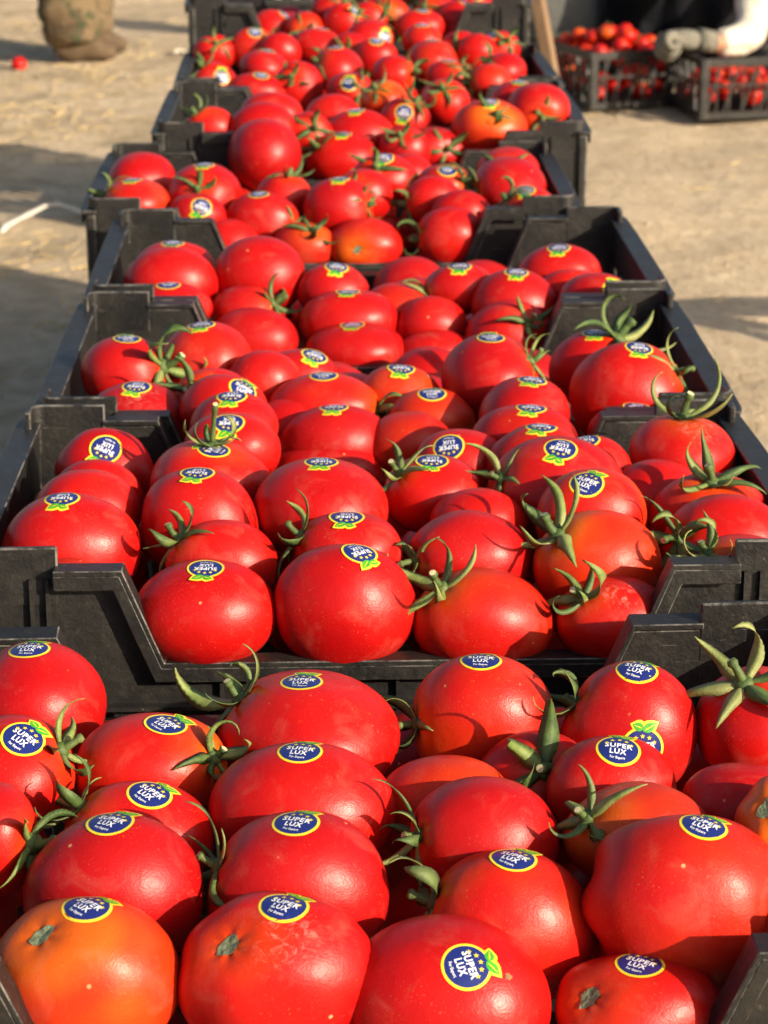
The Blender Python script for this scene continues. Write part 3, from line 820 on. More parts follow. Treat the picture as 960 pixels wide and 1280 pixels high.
    (4,(0.1882,2.3647,0.4782),(0.0368,0.0368,0.0303),0.25,{}),
    (5,(-0.1354,2.621,0.4971),(0.038,0.038,0.0343),0.21,{}),
    (5,(-0.122,2.7047,0.4918),(0.036,0.036,0.0324),0.06,{}),
    (5,(-0.1276,2.7864,0.4931),(0.0361,0.0361,0.0335),0.39,{}),
    (5,(-0.0442,2.6224,0.496),(0.0351,0.0351,0.0302),0.32,{}),
    (5,(-0.0473,2.7103,0.4957),(0.0341,0.0341,0.0312),0.05,{}),
    (5,(0.0897,2.6153,0.4857),(0.038,0.038,0.0311),0.39,{}),
    (5,(0.1901,2.6138,0.4952),(0.0375,0.0375,0.0327),0.37,{}),
    (5,(0.1796,2.7027,0.4962),(0.0378,0.0378,0.0339),0.11,{}),
    (5,(0.2525,2.6138,0.4977),(0.0346,0.0346,0.0315),0.19,{}),
    (5,(0.2522,2.6999,0.4896),(0.0356,0.0356,0.032),0.31,{}),
    (5,(0.2463,2.7782,0.4965),(0.0351,0.0351,0.0302),0.22,{}),
    (6,(-0.1229,2.9677,0.4928),(0.0373,0.0373,0.0306),0.09,{}),
    (6,(-0.1356,3.0382,0.495),(0.0344,0.0344,0.0294),0.06,{}),
    (6,(-0.1321,3.1064,0.4908),(0.0381,0.0381,0.0319),0.39,{}),
    (6,(0.0156,3.1912,0.5038),(0.035,0.035,0.032),0.25,{}),
    (6,(0.1043,3.1191,0.4953),(0.0352,0.0352,0.0311),0.25,{}),
    (6,(0.1069,3.1961,0.4976),(0.0341,0.0341,0.0301),0.3,{}),
    (6,(0.1825,3.11,0.4978),(0.038,0.038,0.0326),0.29,{}),
    (6,(0.1751,3.2005,0.5026),(0.0379,0.0379,0.0317),0.37,{}),
    (7,(-0.1359,3.3639,0.514),(0.0389,0.0389,0.0325),0.16,{}),
    (7,(-0.133,3.6025,0.5544),(0.0353,0.0353,0.0293),0.19,{}),
    (7,(-0.0476,3.5176,0.5542),(0.0355,0.0355,0.0326),0.14,{}),
    (7,(-0.0485,3.5947,0.5529),(0.0347,0.0347,0.031),0.35,{}),
    (7,(0.1009,3.3574,0.5406),(0.0343,0.0343,0.0313),0.27,{}),
    (7,(0.1682,3.36,0.523),(0.0388,0.0388,0.032),0.12,{}),
]
N_TOP = 170
# ------------------------------------------------------------------ tomatoes
def stem_frame(e):
    e = Vector(e).normalized()
    return e.to_track_quat('Z', 'Y').to_matrix()

def fruit_mesh(seed, R, stem, lobes=0.0, dimple=.13, nu=44, nv=26, scuff=None):
    r_ = np.random.default_rng(seed)
    v = np.linspace(0, 1, nv + 1)
    th = np.pi * (v ** 1.25 * .55 + v * .45)
    ph = np.arange(nu) / nu * 2 * np.pi
    T, Ph = np.meshgrid(th[1:-1], ph, indexing='ij')
    T = np.concatenate([[0.], T.ravel(), [np.pi]]); Ph = np.concatenate([[0.], Ph.ravel(), [0.]])
    u = np.stack([np.sin(T) * np.cos(Ph), np.sin(T) * np.sin(Ph), np.cos(T)], 1)
    n1, n2 = r_.integers(4, 7), r_.integers(2, 4)
    p1, p2, p3 = r_.uniform(0, 6.28, 3)
    L = .012 + lobes + abs(r_.normal(0, .008))
    shape = np.ones(len(T))
    ring = np.exp(-((T - .75) / .62) ** 2)
    shape += L * (np.cos(n1 * Ph + p1) * .7 + np.cos(n2 * Ph + p2) * .45) * ring * np.sin(T)
    shape += .022 * np.cos(2 * Ph + p3) * np.sin(T) ** 2
    shape += r_.uniform(-.03, .03) * np.cos(T) + r_.uniform(-.02, .03) * np.cos(2 * T)
    shape -= dimple * np.exp(-(T / .31) ** 2) * (1 + .10 * np.cos(n1 * Ph + p1))
    shape -= .02 * np.exp(-((np.pi - T) / .16) ** 2)
    Rm = np.array(stem_frame(stem))
    w = u @ Rm.T
    pw = r_.uniform(1.98, 2.16)
    box = (np.abs(w) ** pw).sum(1) ** (-1 / pw)
    box /= box.mean()
    co = w * (shape * box)[:, None]
    q = r_.normal(0, 1, (3, 3))
    bumpy = sum(.012 * np.sin(w @ q[k] * 2.2 + k) for k in range(3))
    co = co * (1 + bumpy)[:, None] * np.array(R)[None]
    nr = nv - 1
    fs = []
    for j in range(nu): fs.append((0, 1 + j, 1 + (j + 1) % nu))
    for i in range(nr - 1):
        a = 1 + i * nu
        for j in range(nu): fs.append((a + j, a + nu + j, a + nu + (j + 1) % nu, a + (j + 1) % nu))
    a = 1 + (nr - 1) * nu
    for j in range(nu): fs.append((a + j, len(T) - 1, a + (j + 1) % nu))
    me = bpy.data.meshes.new('fruit')
    me.from_pydata(co.tolist(), [], fs)
    smooth(me)
    at = me.attributes.new('stem_distance', 'FLOAT', 'POINT'); at.data.foreach_set('value', (T / np.pi).astype(np.float32))
    s = np.zeros(len(T), np.float32)
    if scuff is not None:
        d = np.clip(w @ np.array(Vector(scuff).normalized()), -1, 1)
        s = np.exp(-(np.arccos(d) / .34) ** 2).astype(np.float32)
    at = me.attributes.new('scuff', 'FLOAT', 'POINT'); at.data.foreach_set('value', s)
    me.materials.append(M['skin'])
    return me

# --- calyx pieces, with the stem axis along +z
def sepal_mesh(seed):
    r_ = random.Random(seed)
    n = 13
    L = r_.uniform(.026, .041)
    w0 = r_.uniform(.0029, .0044)
    elev = r_.uniform(-.15, .42)
    curl = r_.choice([r_.uniform(.5, 2.2), r_.uniform(-1.6, -.4), r_.uniform(1.6, 4.2)])
    side = r_.uniform(-2.2, 2.2)
    p = Vector((.0022, 0, .0006)); vs = []
    yaw, el = 0, elev
    twist = r_.uniform(-1.3, 1.3)
    for i in range(n + 1):
        t = i / n
        d = Vector((math.cos(el) * math.cos(yaw), math.cos(el) * math.sin(yaw), math.sin(el)))
        sd = Vector((-math.sin(yaw), math.cos(yaw), 0))
        upv = d.cross(sd) * -1
        tw = twist * t * t
        a = sd * math.cos(tw) + upv * math.sin(tw)
        b = upv * math.cos(tw) - sd * math.sin(tw)
        w = w0 * (min(1, .6 + 1.6 * t) if t < .25 else max(.06, 1 - ((t - .25) / .75) ** 1.7)) * (1 + .12 * math.sin(9 * t + seed))
        h = .0005 * (1 - .5 * t)
        fold = .30 * w
        vs += [p + a * w + b * fold, p + b * h, p - a * w + b * fold, p - b * h]
        step = L / n
        p = p + d * step
        el += curl / n * (t * 1.6 + .2)
        yaw += side / n * t * 1.5
    fs = []
    for i in range(n):
        for j in range(4):
            fs.append((i * 4 + j, i * 4 + (j + 1) % 4, i * 4 + 4 + (j + 1) % 4, i * 4 + 4 + j))
    fs += [(3, 2, 1, 0), tuple(n * 4 + j for j in range(4))]
    me = bpy.data.meshes.new('sepal'); me.from_pydata(vs, [], fs); smooth(me)
    me.materials.append(M['sepal_pale'] if r_.random() < .28 else M['sepal'])
    return me
SEPALS = [sepal_mesh(k + 3) for k in range(24)]

def hub_mesh(seed):
    r_ = random.Random(seed)
    b = MB()
    b.tube([(0, 0, -.0035), (0, 0, .0002), (0, 0, .0022), (0, 0, .0030)], [.0030, .0050, .0038, .0020], 10)
    return b.mesh('calyx', M['calyx'], 0, True)
HUBS = [hub_mesh(k) for k in range(3)]

def stem_mesh(seed, L):
    r_ = random.Random(seed)
    b = MB()
    bx, by = r_.uniform(-.5, .5), r_.uniform(-.5, .5)
    pts, rr = [], []
    n = 7
    for i in range(n + 1):
        t = i / n
        pts.append((bx * L * t * t * .6, by * L * t * t * .6, .001 + L * t))
        rr.append(.0019 * (1.25 - .45 * t) + (.0010 if .72 < t < .9 else 0) + (.0004 if t == 1 else 0))
    b.tube(pts, rr, 9, 0, 1.0, 1)
    me = b.mesh('stem', [M['calyx'], M['cut']], 0, False)
    for p in me.polygons: p.use_smooth = p.material_index == 0
    return me
STEMS = [stem_mesh(k, rng.uniform(.007, .013)) for k in range(8)]
LONG_STEM = stem_mesh(91, .034)

def far_calyx_mesh(seed):
    """hub, stem and sepals as one mesh: for fruit too far off to tell the sepals apart"""
    r_ = random.Random(seed)
    b = MB()
    b.tube([(0, 0, -.003), (0, 0, .002), (.001, 0, .010)], [.004, .0042, .0024], 7)
    for k in range(5):
        s = SEPALS[r_.randrange(len(SEPALS))]
        m = Matrix.Rotation(k * 1.2566 + r_.uniform(-.3, .3), 4, 'Z')
        b.add([m @ v.co for v in s.vertices], [tuple(p.vertices) for p in s.polygons], 1)
    return b.mesh('calyx', [M['calyx'], M['sepal']], 0, True)
FAR_CALYX = [far_calyx_mesh(k) for k in range(8)]

# --- the fruit sticker, drawn flat once and then laid on each fruit's own surface
def text_polys(body, size, width, bold):
    cu = bpy.data.curves.new('lettering', 'FONT')
    cu.body = body; cu.size = size; cu.offset = bold; cu.resolution_u = 2; cu.space_character = 1.12
    cu.align_x = 'CENTER'; cu.fill_mode = 'FRONT'
    o = bpy.data.objects.new('lettering', cu); COL.objects.link(o)
    bpy.context.view_layer.update()
    m = bpy.data.meshes.new_from_object(o.evaluated_get(bpy.context.evaluated_depsgraph_get()))
    vs = [(v.co.x, v.co.y) for v in m.vertices]; fs = [tuple(p.vertices) for p in m.polygons]
    bpy.data.objects.remove(o); bpy.data.curves.remove(cu); bpy.data.meshes.remove(m)
    xs = [v[0] for v in vs]; ys = [v[1] for v in vs]
    k = width / (max(xs) - min(xs)); cx, cy = (max(xs) + min(xs)) / 2, (max(ys) + min(ys)) / 2
    return [((x - cx) * k, (y - cy)) for x, y in vs], fs

def sticker_template(fine):
    V, F_, MI, LY = [], [], [], []
    def add(vs, fs, mi, layer):
        n = len(V)
        V.extend(vs); LY.extend([layer] * len(vs))
        for f in fs: F_.append(tuple(i + n for i in f)); MI.append(mi)
    def disc(r, mi, layer, rings=3, k=28, cx=0, cy=0, fx=1.0, rot=0.0):
        vs = [(cx, cy)]
        for i in range(1, rings + 1):
            for j in range(k):
                a = 2 * math.pi * j / k
                x, y = r * i / rings * math.cos(a) * fx, r * i / rings * math.sin(a)
                vs.append((cx + x * math.cos(rot) - y * math.sin(rot), cy + x * math.sin(rot) + y * math.cos(rot)))
        fs = [(0, 1 + j, 1 + (j + 1) % k) for j in range(k)]
        for i in range(rings - 1):
            for j in range(k):
                a = 1 + i * k
                fs.append((a + j, a + k + j, a + k + (j + 1) % k, a + (j + 1) % k))
        add(vs, fs, mi, layer)
    def leaf(cx, cy, L, W, rot, mi, layer):
        n = 7
        vs = []
        for i in range(n + 1):
            t = i / n
            w = W * math.sin(math.pi * t ** .8) * .5
            for s in (-1, 0, 1):
                x, y = (t - .5) * L, s * w
                vs.append((cx + x * math.cos(rot) - y * math.sin(rot), cy + x * math.sin(rot) + y * math.cos(rot)))
        fs = []
        for i in range(n):
            for s in (0, 1):
                a = i * 3 + s
                fs.append((a, a + 3, a + 4, a + 1))
        add(vs, fs, mi, layer)
    disc(1.0, 0, 0, 4, 36)
    for (cx, cy, L, W, rot) in ((-.20, 1.02, .56, .40, rad(160)), (.34, .98, .74, .42, rad(28))):
        leaf(cx, cy, L * 1.34, W * 1.65, rot, 0, 0.3)
    disc(.885, 1, 1, 4, 36)
    for (cx, cy, L, W, rot) in ((-.20, 1.02, .56, .40, rad(160)), (.34, .98, .74, .42, rad(28))):
        leaf(cx, cy, L, W, rot, 3, 1.8)
        if fine: leaf(cx, cy, L * .8, W * .10, rot, 0, 2.4)
    for k in range(5):
        a = rad(148 - k * 29)
        cx, cy = .64 * math.cos(a), .64 * math.sin(a) - .06
        vs = [(cx, cy)]
        for j in range(10):
            r = .12 if j % 2 == 0 else .048
            vs.append((cx + r * math.cos(j * math.pi / 5 + 1.57), cy + r * math.sin(j * math.pi / 5 + 1.57)))
        add(vs, [(0, 1 + j, 1 + (j + 1) % 10) for j in range(10)], 0, 1.8)
    for body, size, width, y, bold in (('SUPER', .43, 1.22, .14, .011), ('LUX', .43, .74, -.25, .011)):
        vs, fs = text_polys(body, size, width, bold)
        add([(x, yy + y) for x, yy in vs], fs, 2, 1.8)
    if fine:
        vs, fs = text_polys('For Export', .17, .66, .004)
        add([(x, yy - .62 + .18 * x * x) for x, yy in vs], fs, 2, 1.8)
    return np.array(V), F_, MI, np.array(LY)
STICKER_FINE, STICKER_PLAIN = sticker_template(True), sticker_template(False)

def lay_patch(bvh, me, n_dir, R, tmpl, size, omega, mats, name, lift=.00009, curl=0.0):
    V, F_, MI, LY = tmpl
    e = Vector(n_dir)
    d = Vector((e.x * R[0], e.y * R[1], e.z * R[2])).normalized()
    hit = bvh.ray_cast(d * .3, -d)
    if hit[0] is None: return None
    p0, n = hit[0], hit[1]
    # steadier normal: that of the smooth ellipsoid blended in
    n2 = Vector((e.x / R[0], e.y / R[1], e.z / R[2])).normalized()
    n = (n + n2 * 1.5).normalized()
    ex = (CAM_RIGHT - n * CAM_RIGHT.dot(n)).normalized(); ey = n.cross(ex)
    c, s = math.cos(rad(omega)), math.sin(rad(omega))
    tx, ty = ex * c + ey * s, ey * c - ex * s
    out = []
    for (x, y), ly in zip(V, LY):
        q = p0 + (tx * x + ty * y) * size
        h = bvh.ray_cast(q + n * .03, -n)
        if h[0] is None:
            h = bvh.find_nearest(q)
        flat = q - n * (size * size * (x * x + y * y) / .075)
        pos = h[0] if (h[0] - q).length < .012 else flat
        lf = lift * (1.2 + ly) + curl * max(0, (x * x + y * y) - .55) * .0012
        out.append(pos + n * lf)
    m = bpy.data.meshes.new(name)
    m.from_pydata(out, [], F_)
    for k in mats: m.materials.append(k)
    m.polygons.foreach_set('material_index', MI)
    smooth(m)
    return m
ST_MATS = [M['yellow'], M['blue'], M['white'], M['leafg']]

def blob_template(seed, k=14, star=0.0):
    r_ = random.Random(seed)
    vs = [(0, 0)]
    for i in (1, 2):
        for j in range(k):
            a = 2 * math.pi * j / k
            r = i / 2 * (1 + (r_.uniform(-.16, .16) if i == 2 else 0) + star * math.cos(5 * a))
            vs.append((r * math.cos(a), r * math.sin(a) * (1 if star else .66)))
    fs = [(0, 1 + j, 1 + (j + 1) % k) for j in range(k)] + [(1 + j, 1 + k + j, 1 + k + (j + 1) % k, 1 + (j + 1) % k) for j in range(k)]
    return np.array(vs), fs, [0] * len(fs), np.zeros(len(vs))

TO_CAM = Vector((0, -.9, .42))
def make_tomato(idx, crate, pos, R, hue, ex, buried):
    r_ = random.Random(idx * 13 + 5)
    pos = Vector(pos)
    near = crate <= 2
    stem = ex.get('c') or ex.get('k')
    if stem is None:
        for _ in range(60):
            q = Vector((r_.gauss(0, 1), r_.gauss(0, 1), r_.gauss(0, 1))).normalized()
            if q.dot(TO_CAM) < -.1 and q.z < .55: break
        if crate >= 4 and not buried and r_.random() < .45:      # far fruit: some calyxes turned up or to the side
            q = Vector((r_.gauss(0, 1), r_.gauss(-.5, .5), r_.uniform(.1, .9))).normalized()
            ex = dict(ex); ex['c'] = tuple(q)
        stem = tuple(q)
    scuff = None
    if ex.get('w'): scuff = (Vector(stem) * .25 + Vector((.25, -.5, .75))).normalized()
    dimple = .12 if ('k' in ex) else (.10 if 'c' in ex else .13)
    me = fruit_mesh(idx * 7 + 1, R, stem, ex.get('L', 0), dimple, 44 if near else 32, 28 if near else 20, scuff)
    base_z = -R[2]
    root = empty('tomato', pos + Vector((0, 0, base_z)))
    off = Vector((0, 0, -base_z))
    fr = link('fruit', me, root, off)
    fr.color = (hue, r_.random() ** 1.5, r_.random(), 1)
    bvh = BVHTree.FromPolygons([v.co for v in me.vertices], [tuple(p.vertices) for p in me.polygons])
    e = Vector(stem)
    d = Vector((e.x * R[0], e.y * R[1], e.z * R[2])).normalized()
    h = bvh.ray_cast(d * .3, -d)
    sp = h[0] if h[0] is not None else d * R[0] * .85
    ax = Vector((e.x / R[0], e.y / R[1], e.z / R[2])).normalized()
    if 'c' in ex:
        sc = ex.get('cl', 1.0) * r_.uniform(.82, 1.0)
        quat = ax.to_track_quat('Z', 'Y') @ Quaternion((0, 0, 1), r_.uniform(0, 6.28))
        ns = r_.choice((5, 6, 6))
        if crate <= 3:
            cal = link('calyx', HUBS[idx % 3], root, sp + off + ax * .0006)
            cal.rotation_mode = 'QUATERNION'; cal.rotation_quaternion = quat; cal.scale = (sc,) * 3
            for k in range(ns):
                s = link('sepal', SEPALS[r_.randrange(len(SEPALS))], cal)
                s.rotation_euler = (0, r_.uniform(-.25, .12), k * 2 * math.pi / ns + r_.uniform(-.2, .2))
                g = r_.uniform(.75, 1.12); s.scale = (g, g * r_.uniform(.85, 1.2), g)
            link('stem', LONG_STEM if ex.get('long') else STEMS[r_.randrange(8)], cal)
        else:
            cal = link('calyx', FAR_CALYX[r_.randrange(8)], root, sp + off)
            cal.rotation_mode = 'QUATERNION'; cal.rotation_quaternion = quat; cal.scale = (sc * 1.05,) * 3
    if 'k' in ex:
        m = lay_patch(bvh, me, ex['k'], R, blob_template(idx), .0056 if near else .0048, 35, [M['scar']], 'stem_scar', .0004)
        if m: link('stem_scar', m, root, off)
    if 'b' in ex:
        m = lay_patch(bvh, me, ex['b'], R, blob_template(idx, 15, .2), .0015, 0, [M['cork']], 'blossom_scar', .0002)
        if m: link('blossom_scar', m, root, off)
    for st in ex.get('s', []):
        m = lay_patch(bvh, me, st[:3], R, STICKER_FINE if crate <= 2 else STICKER_PLAIN, .0106, st[3], ST_MATS, 'sticker', .00009, r_.choice((0, 0, 0, .6)))
        if m: link('sticker', m, root, off)
    # label
    size = 'big' if R[0] > .039 else ('small' if R[0] < .0325 else 'medium')
    colr = 'orange' if hue >= .6 else ('orange-red' if hue >= .35 else ('bright red' if hue > .12 else 'deep red'))
    c = CRATES[crate]
    fx, fy = abs(pos.x - c[0]), (pos.y - c[1]) / DEPTH
    place = 'in corner' if fx > .13 and (fy < .25 or fy > .75) else ('by rim' if fx > .15 else ('at low wall' if fy < .2 or fy > .8 else 'amid heap'))
    ns_ = len(ex.get('s', []))
    bits = ['two stickers' if ns_ == 2 else 'sticker'] if ns_ else []
    if 'c' in ex: bits.append('calyx')
    if 'k' in ex: bits.append('stem scar')
    bits = ' and '.join(bits) or 'bare skin'
    if ex.get('w'): size = 'scuffed'
    if ex.get('L', 0): bits = 'lobed, ' + bits
    if buried: lab = f'{colr} tomato half buried {place}, {ORD[crate]} crate from leaning post'
    else: lab = f'{size} {colr} tomato, {bits}, {place}, {ORD[crate]} crate from leaning post'
    tag(root, lab, 'tomato', 'large tomatoes in the row of crates')
    return root

alike = {}
for i, (cr, pos, R, hue, ex) in enumerate(TOMATOES):
    o = make_tomato(i, cr, pos, R, hue, ex, i >= N_TOP)
    alike.setdefault(o['label'], []).append(o)
for lab, os_ in alike.items():
    if len(os_) < 2: continue
    os_.sort(key=lambda o: (o.location - Vector((.45, 4.45, o.location.z))).length)      # counted from the post
    for k, o in enumerate(os_): o['label'] = lab + ', ' + ORD[7 - k] + ' such' if k < 8 else lab
# ------------------------------------------------------------------ things beyond the row
b = MB()
b.tube([(.487, 4.45, -.01), (.470, 4.45, .19), (.454, 4.45, .33), (.419, 4.45, .50), (.30, 4.46, 1.08)], [.020, .019, .018, .017, .015], 4)
tag(link('wooden_post', b.mesh('wooden_post', M['wood'], .002)), 'weathered brown wooden post leaning behind the row of crates', 'post')

# lattice crates with small tomatoes
def lattice_crate(corner, ang, LX, LY_, H, label):
    root = empty('lattice_crate', (corner[0], corner[1], 0), (0, 0, ang))
    mc = M['crate']
    for x in (0, LX):
        for y in (0, LY_):
            b = MB(); b.box(x - .011, x + .011, y - .011, y + .011, .001, H); link('corner_post', b.mesh('corner_post', mc, .003), root)
    b = MB(); b.box(.0, LX, .0, LY_, .002, .008); link('floor_panel', b.mesh('floor_panel', mc), root)
    def side(p0, p1):
        p0, p1 = Vector(p0), Vector(p1)
        d = (p1 - p0); L = d.length; d.normalize(); nrm = Vector((-d.y, d.x, 0))
        b = MB()
        def bar(a0, z0, a1, z1, w, t):
            A, B = p0 + d * a0 + Vector((0, 0, z0)), p0 + d * a1 + Vector((0, 0, z1))
            q = (B - A).normalized(); s = q.cross(nrm) * w; u = nrm * t
            b.add([A - s - u, A + s - u, A + s + u, A - s + u, B - s - u, B + s - u, B + s + u, B - s + u],
                  [(0, 1, 2, 3), (7, 6, 5, 4), (0, 4, 5, 1), (1, 5, 6, 2), (2, 6, 7, 3), (3, 7, 4, 0)])
        bar(.01, H - .010, L - .01, H - .010, .010, .0035)
        bar(.01, .010, L - .01, .010, .009, .0033)
        bar(.01, H * .56, L - .01, H * .56, .003, .0026)
        n = int(L / .034)
        for k in range(1, n):
            bar(L * k / n, .008, L * k / n, H - .008, .0022, .0022)
        n2 = int(L / .05)
        for k in range(n2):
            bar(L * k / n2 + .006, .012, L * (k + 1) / n2, H - .012, .0028, .0020)
        link('lattice_wall', b.mesh('lattice_wall', mc), root)
    side((0, 0, 0), (LX, 0, 0)); side((0, LY_, 0), (LX, LY_, 0)); side((0, 0, 0), (0, LY_, 0)); side((LX, 0, 0), (LX, LY_, 0))
    tag(root, label, 'crate', 'lattice crates standing on the sand')
    return root

SMALL = [fruit_mesh(900 + k, (.0245, .0245, .022), (random.Random(k).gauss(0, 1), random.Random(k + 50).gauss(0, 1), .6), .01, .12, 18, 11) for k in range(5)]
SMALL_CAL = [far_calyx_mesh(70 + k) for k in range(3)]
def small_tomato(p, s, label, group, k, calyx):
    root = empty('small_tomato', p, (rng.uniform(-.8, .8), rng.uniform(-.8, .8), rng.uniform(0, 6.2)))
    root.scale = (s, s, s)
    f = link('fruit', SMALL[k % 5], root); f.color = (rng.uniform(.05, .65), rng.random() ** 2, 0, 1)
    if calyx:
        c = link('calyx', SMALL_CAL[k % 3], root, (0, 0, .020)); c.scale = (.62,) * 3
    tag(root, label, 'tomato', group)

def fill_crate(corner, ang, LX, LY_, H, heap, label, group, keep, seed):
    """fruit dropped in at random, each resting clear of the others; only what shows is kept"""
    ca, sa = math.cos(ang), math.sin(ang)
    r_ = random.Random(seed)
    spots = []
    tries = 0
    while tries < 6000 and len(spots) < 240:
        tries += 1
        u, v = r_.uniform(.036, LX - .036), r_.uniform(.036, LY_ - .036)
        top = H - .03 + heap(u / LX, v / LY_)
        z = r_.uniform(.032, max(.034, top))
        s = r_.uniform(.82, 1.12)
        if all((u - a) ** 2 + (v - b_) ** 2 + (z - c) ** 2 > (.0225 * (s + d)) ** 2 for a, b_, c, d in spots): spots.append((u, v, z, s))
    for n, (u, v, z, s) in enumerate(spots):
        top = H - .03 + heap(u / LX, v / LY_)
        if not (u < .075 or v < .075 or z > top - .05): continue
        if z < H - .02 and r_.random() > keep: continue
        small_tomato((corner[0] + u * ca - v * sa, corner[1] + u * sa + v * ca, z), s, label, group, n, z > top - .03 and r_.random() < .35)

CA, AA = (.741, 6.217), rad(20)
CB, AB = (1.016, 6.05), rad(10)
lattice_crate(CA, AA, .30, .40, .155, 'black lattice crate heaped high with small red tomatoes on sand')
lattice_crate(CB, AB, .40, .30, .16, 'black lattice crate of small tomatoes under the gloved hand')
fill_crate(CA, AA, .30, .40, .155, lambda u, v: .075 * max(0, math.sin(math.pi * min(1, max(0, u * .85 + .12)))) * max(0, math.sin(math.pi * min(1, .2 + v * .8))), 'small red tomato in the heaped lattice crate', 'small tomatoes in the heaped lattice crate', 1.1, 3)
fill_crate(CB, AB, .40, .30, .16, lambda u, v: -.035, 'small red tomato in the crate under the gloved hand', 'small tomatoes in the crate under the hand', .9, 8)
small_tomato((-.925, 7.105, ground_height(-.925, 7.105) + .017), 1.0, 'single small red tomato lying alone on the sand near the boot', None, 2, False)
bpy.context.view_layer.update()

# grey sack slumped behind the heaped crate
def sack():
    b = bmesh.new()
    bmesh.ops.create_icosphere(b, subdivisions=4, radius=1)
    for v in b.verts:
        p = v.co.copy()
        x, y, z = p.x * .20, p.y * .17, p.z * .24
        z += .06 * max(0, -p.x)
        k = 1 + .12 * noise.noise(p * 1.6) + .05 * noise.noise(p * 5) + .05 * abs(noise.noise(Vector((p.x * 7, p.y * 7, p.z * 1.5))))
        v.co = Vector((x * k, y * k, max(z * k, -.17)))
    me = bpy.data.meshes.new('grey_sack'); b.to_mesh(me); b.free(); smooth(me)
    return me
o = link('grey_sack', sack(), None, (.70, 6.98, .168), M['grey_cloth'])
tag(o, 'dull grey cloth sack slumped behind the heaped lattice crate', 'sack')

# white plastic strip and paper scraps on the sand
b = MB()
pts = [(-.662, 4.66, .004), (-.655, 4.69, .012), (-.640, 4.735, .014), (-.615, 4.79, .018), (-.590, 4.85, .022), (-.565, 4.875, .020), (-.54, 4.872, .012), (-.505, 4.84, .007), (-.46, 4.80, .006)]
b.tube(pts, [.004, .0085, .0060, .0075, .0050, .0070, .0060, .0075, .003], 8, 0, .45)
tag(link('plastic_strip', b.mesh('plastic_strip', M['strip'], 0, True)), 'bent white plastic strip lying on the straw beside the crates', 'strip')
def scrap(x, y, s, seed):
    r_ = random.Random(seed)
    n = 5
    vs = []
    for k, dz in ((0, 0), (1, .0012)):
        for j in range(n):
            for i in range(n):
                vs.append(((i - 2) * s * .3 + r_.uniform(-.1, .1) * s, (j - 2) * s * .22 + r_.uniform(-.1, .1) * s, abs(noise.noise((i * .8 + seed, j * .8, 0))) * s * .8 + dz))
    fs = []
    for k in (0, 1):
        for j in range(n - 1):
            for i in range(n - 1):
                a = k * n * n + j * n + i
                q = (a, a + 1, a + n + 1, a + n)
                fs.append(q if k else q[::-1])
    me = bpy.data.meshes.new('paper_scrap'); me.from_pydata(vs, [], fs)
    o = link('paper_scrap', me, None, (x, y, ground_height(x, y) + .001), M['paper']); o.rotation_euler = (0, 0, r_.uniform(0, 3))
    tag(o, 'small crumpled pale scrap of paper lying on the sand', 'scrap', 'paper scraps on the sand')
for k, (x, y, s) in enumerate(((-.587, 6.9, .024), (-.43, 7.35, .05), (-.70, 6.35, .022))): scrap(x, y, s, k)

# ------------------------------------------------------------------ people
def skin_shape(name, verts, edges, mat, root=0, sub=2, crease=0):
    """verts: (x, y, z, radius[, radius y]); one continuous skinned surface"""
    me = bpy.data.meshes.new(name)
    me.from_pydata([v[:3] for v in verts], edges, [])
    o = bpy.data.objects.new(name, me); COL.objects.link(o)
    md = o.modifiers.new('skin', 'SKIN'); md.use_smooth_shade = True
    sv = me.skin_vertices[0].data
    for i, v in enumerate(verts):
        sv[i].radius = (v[3], v[4] if len(v) > 4 else v[3]); sv[i].use_root = i == root
    if sub: ss = o.modifiers.new('sub', 'SUBSURF'); ss.levels = ss.render_levels = sub
    bpy.context.view_layer.update()
    m2 = bpy.data.meshes.new_from_object(o.evaluated_get(bpy.context.evaluated_depsgraph_get()))
    bpy.data.objects.remove(o); bpy.data.meshes.remove(me)
    if crease:
        for v in m2.vertices:
            v.co += v.normal * (noise.noise(v.co * 14) * .5 + noise.noise(Vector((v.co.x * 8, v.co.y * 8, v.co.z * 38))) * .5) * crease
    m2.name = name; m2.materials.clear(); m2.materials.append(mat); smooth(m2)
    return m2

def chain(n, start=0): return [(start + i, start + i + 1) for i in range(n - 1)]

def head_mesh(mat, c, r, face):
    b = bmesh.new(); bmesh.ops.create_uvsphere(b, u_segments=24, v_segments=16, radius=1)
    f = Vector(face).normalized(); s = Vector((0, 0, 1)).cross(f)
    for v in b.verts:
        p = v.co.copy()
        k = 1.0
        x, y, z = p.x, p.y, p.z            # local: x forward
        if z < 0: y *= 1 + .22 * z; x *= 1 + .12 * z
        nose = math.exp(-((z + .12) / .22) ** 2 - (y / .16) ** 2) * (.22 if x > 0 else 0)
        eye = sum(math.exp(-((z - .08) / .14) ** 2 - ((y - t) / .16) ** 2) for t in (-.33, .33)) * (.10 if x > 0 else 0)
        ear = math.exp(-((z + .02) / .2) ** 2 - (x / .12) ** 2) * .12
        mouth = math.exp(-((z + .48) / .05) ** 2 - (y / .3) ** 2) * (.05 if x > 0 else 0)
        x += nose - eye - mouth; y *= 1 + ear
        w = f * (x * r * .95) + s * (y * r * .78) + Vector((0, 0, z * r * 1.18))
        v.co = Vector(c) + w
    me = bpy.data.meshes.new('head'); b.to_mesh(me); b.free(); smooth(me); me.materials.append(mat)
    return me

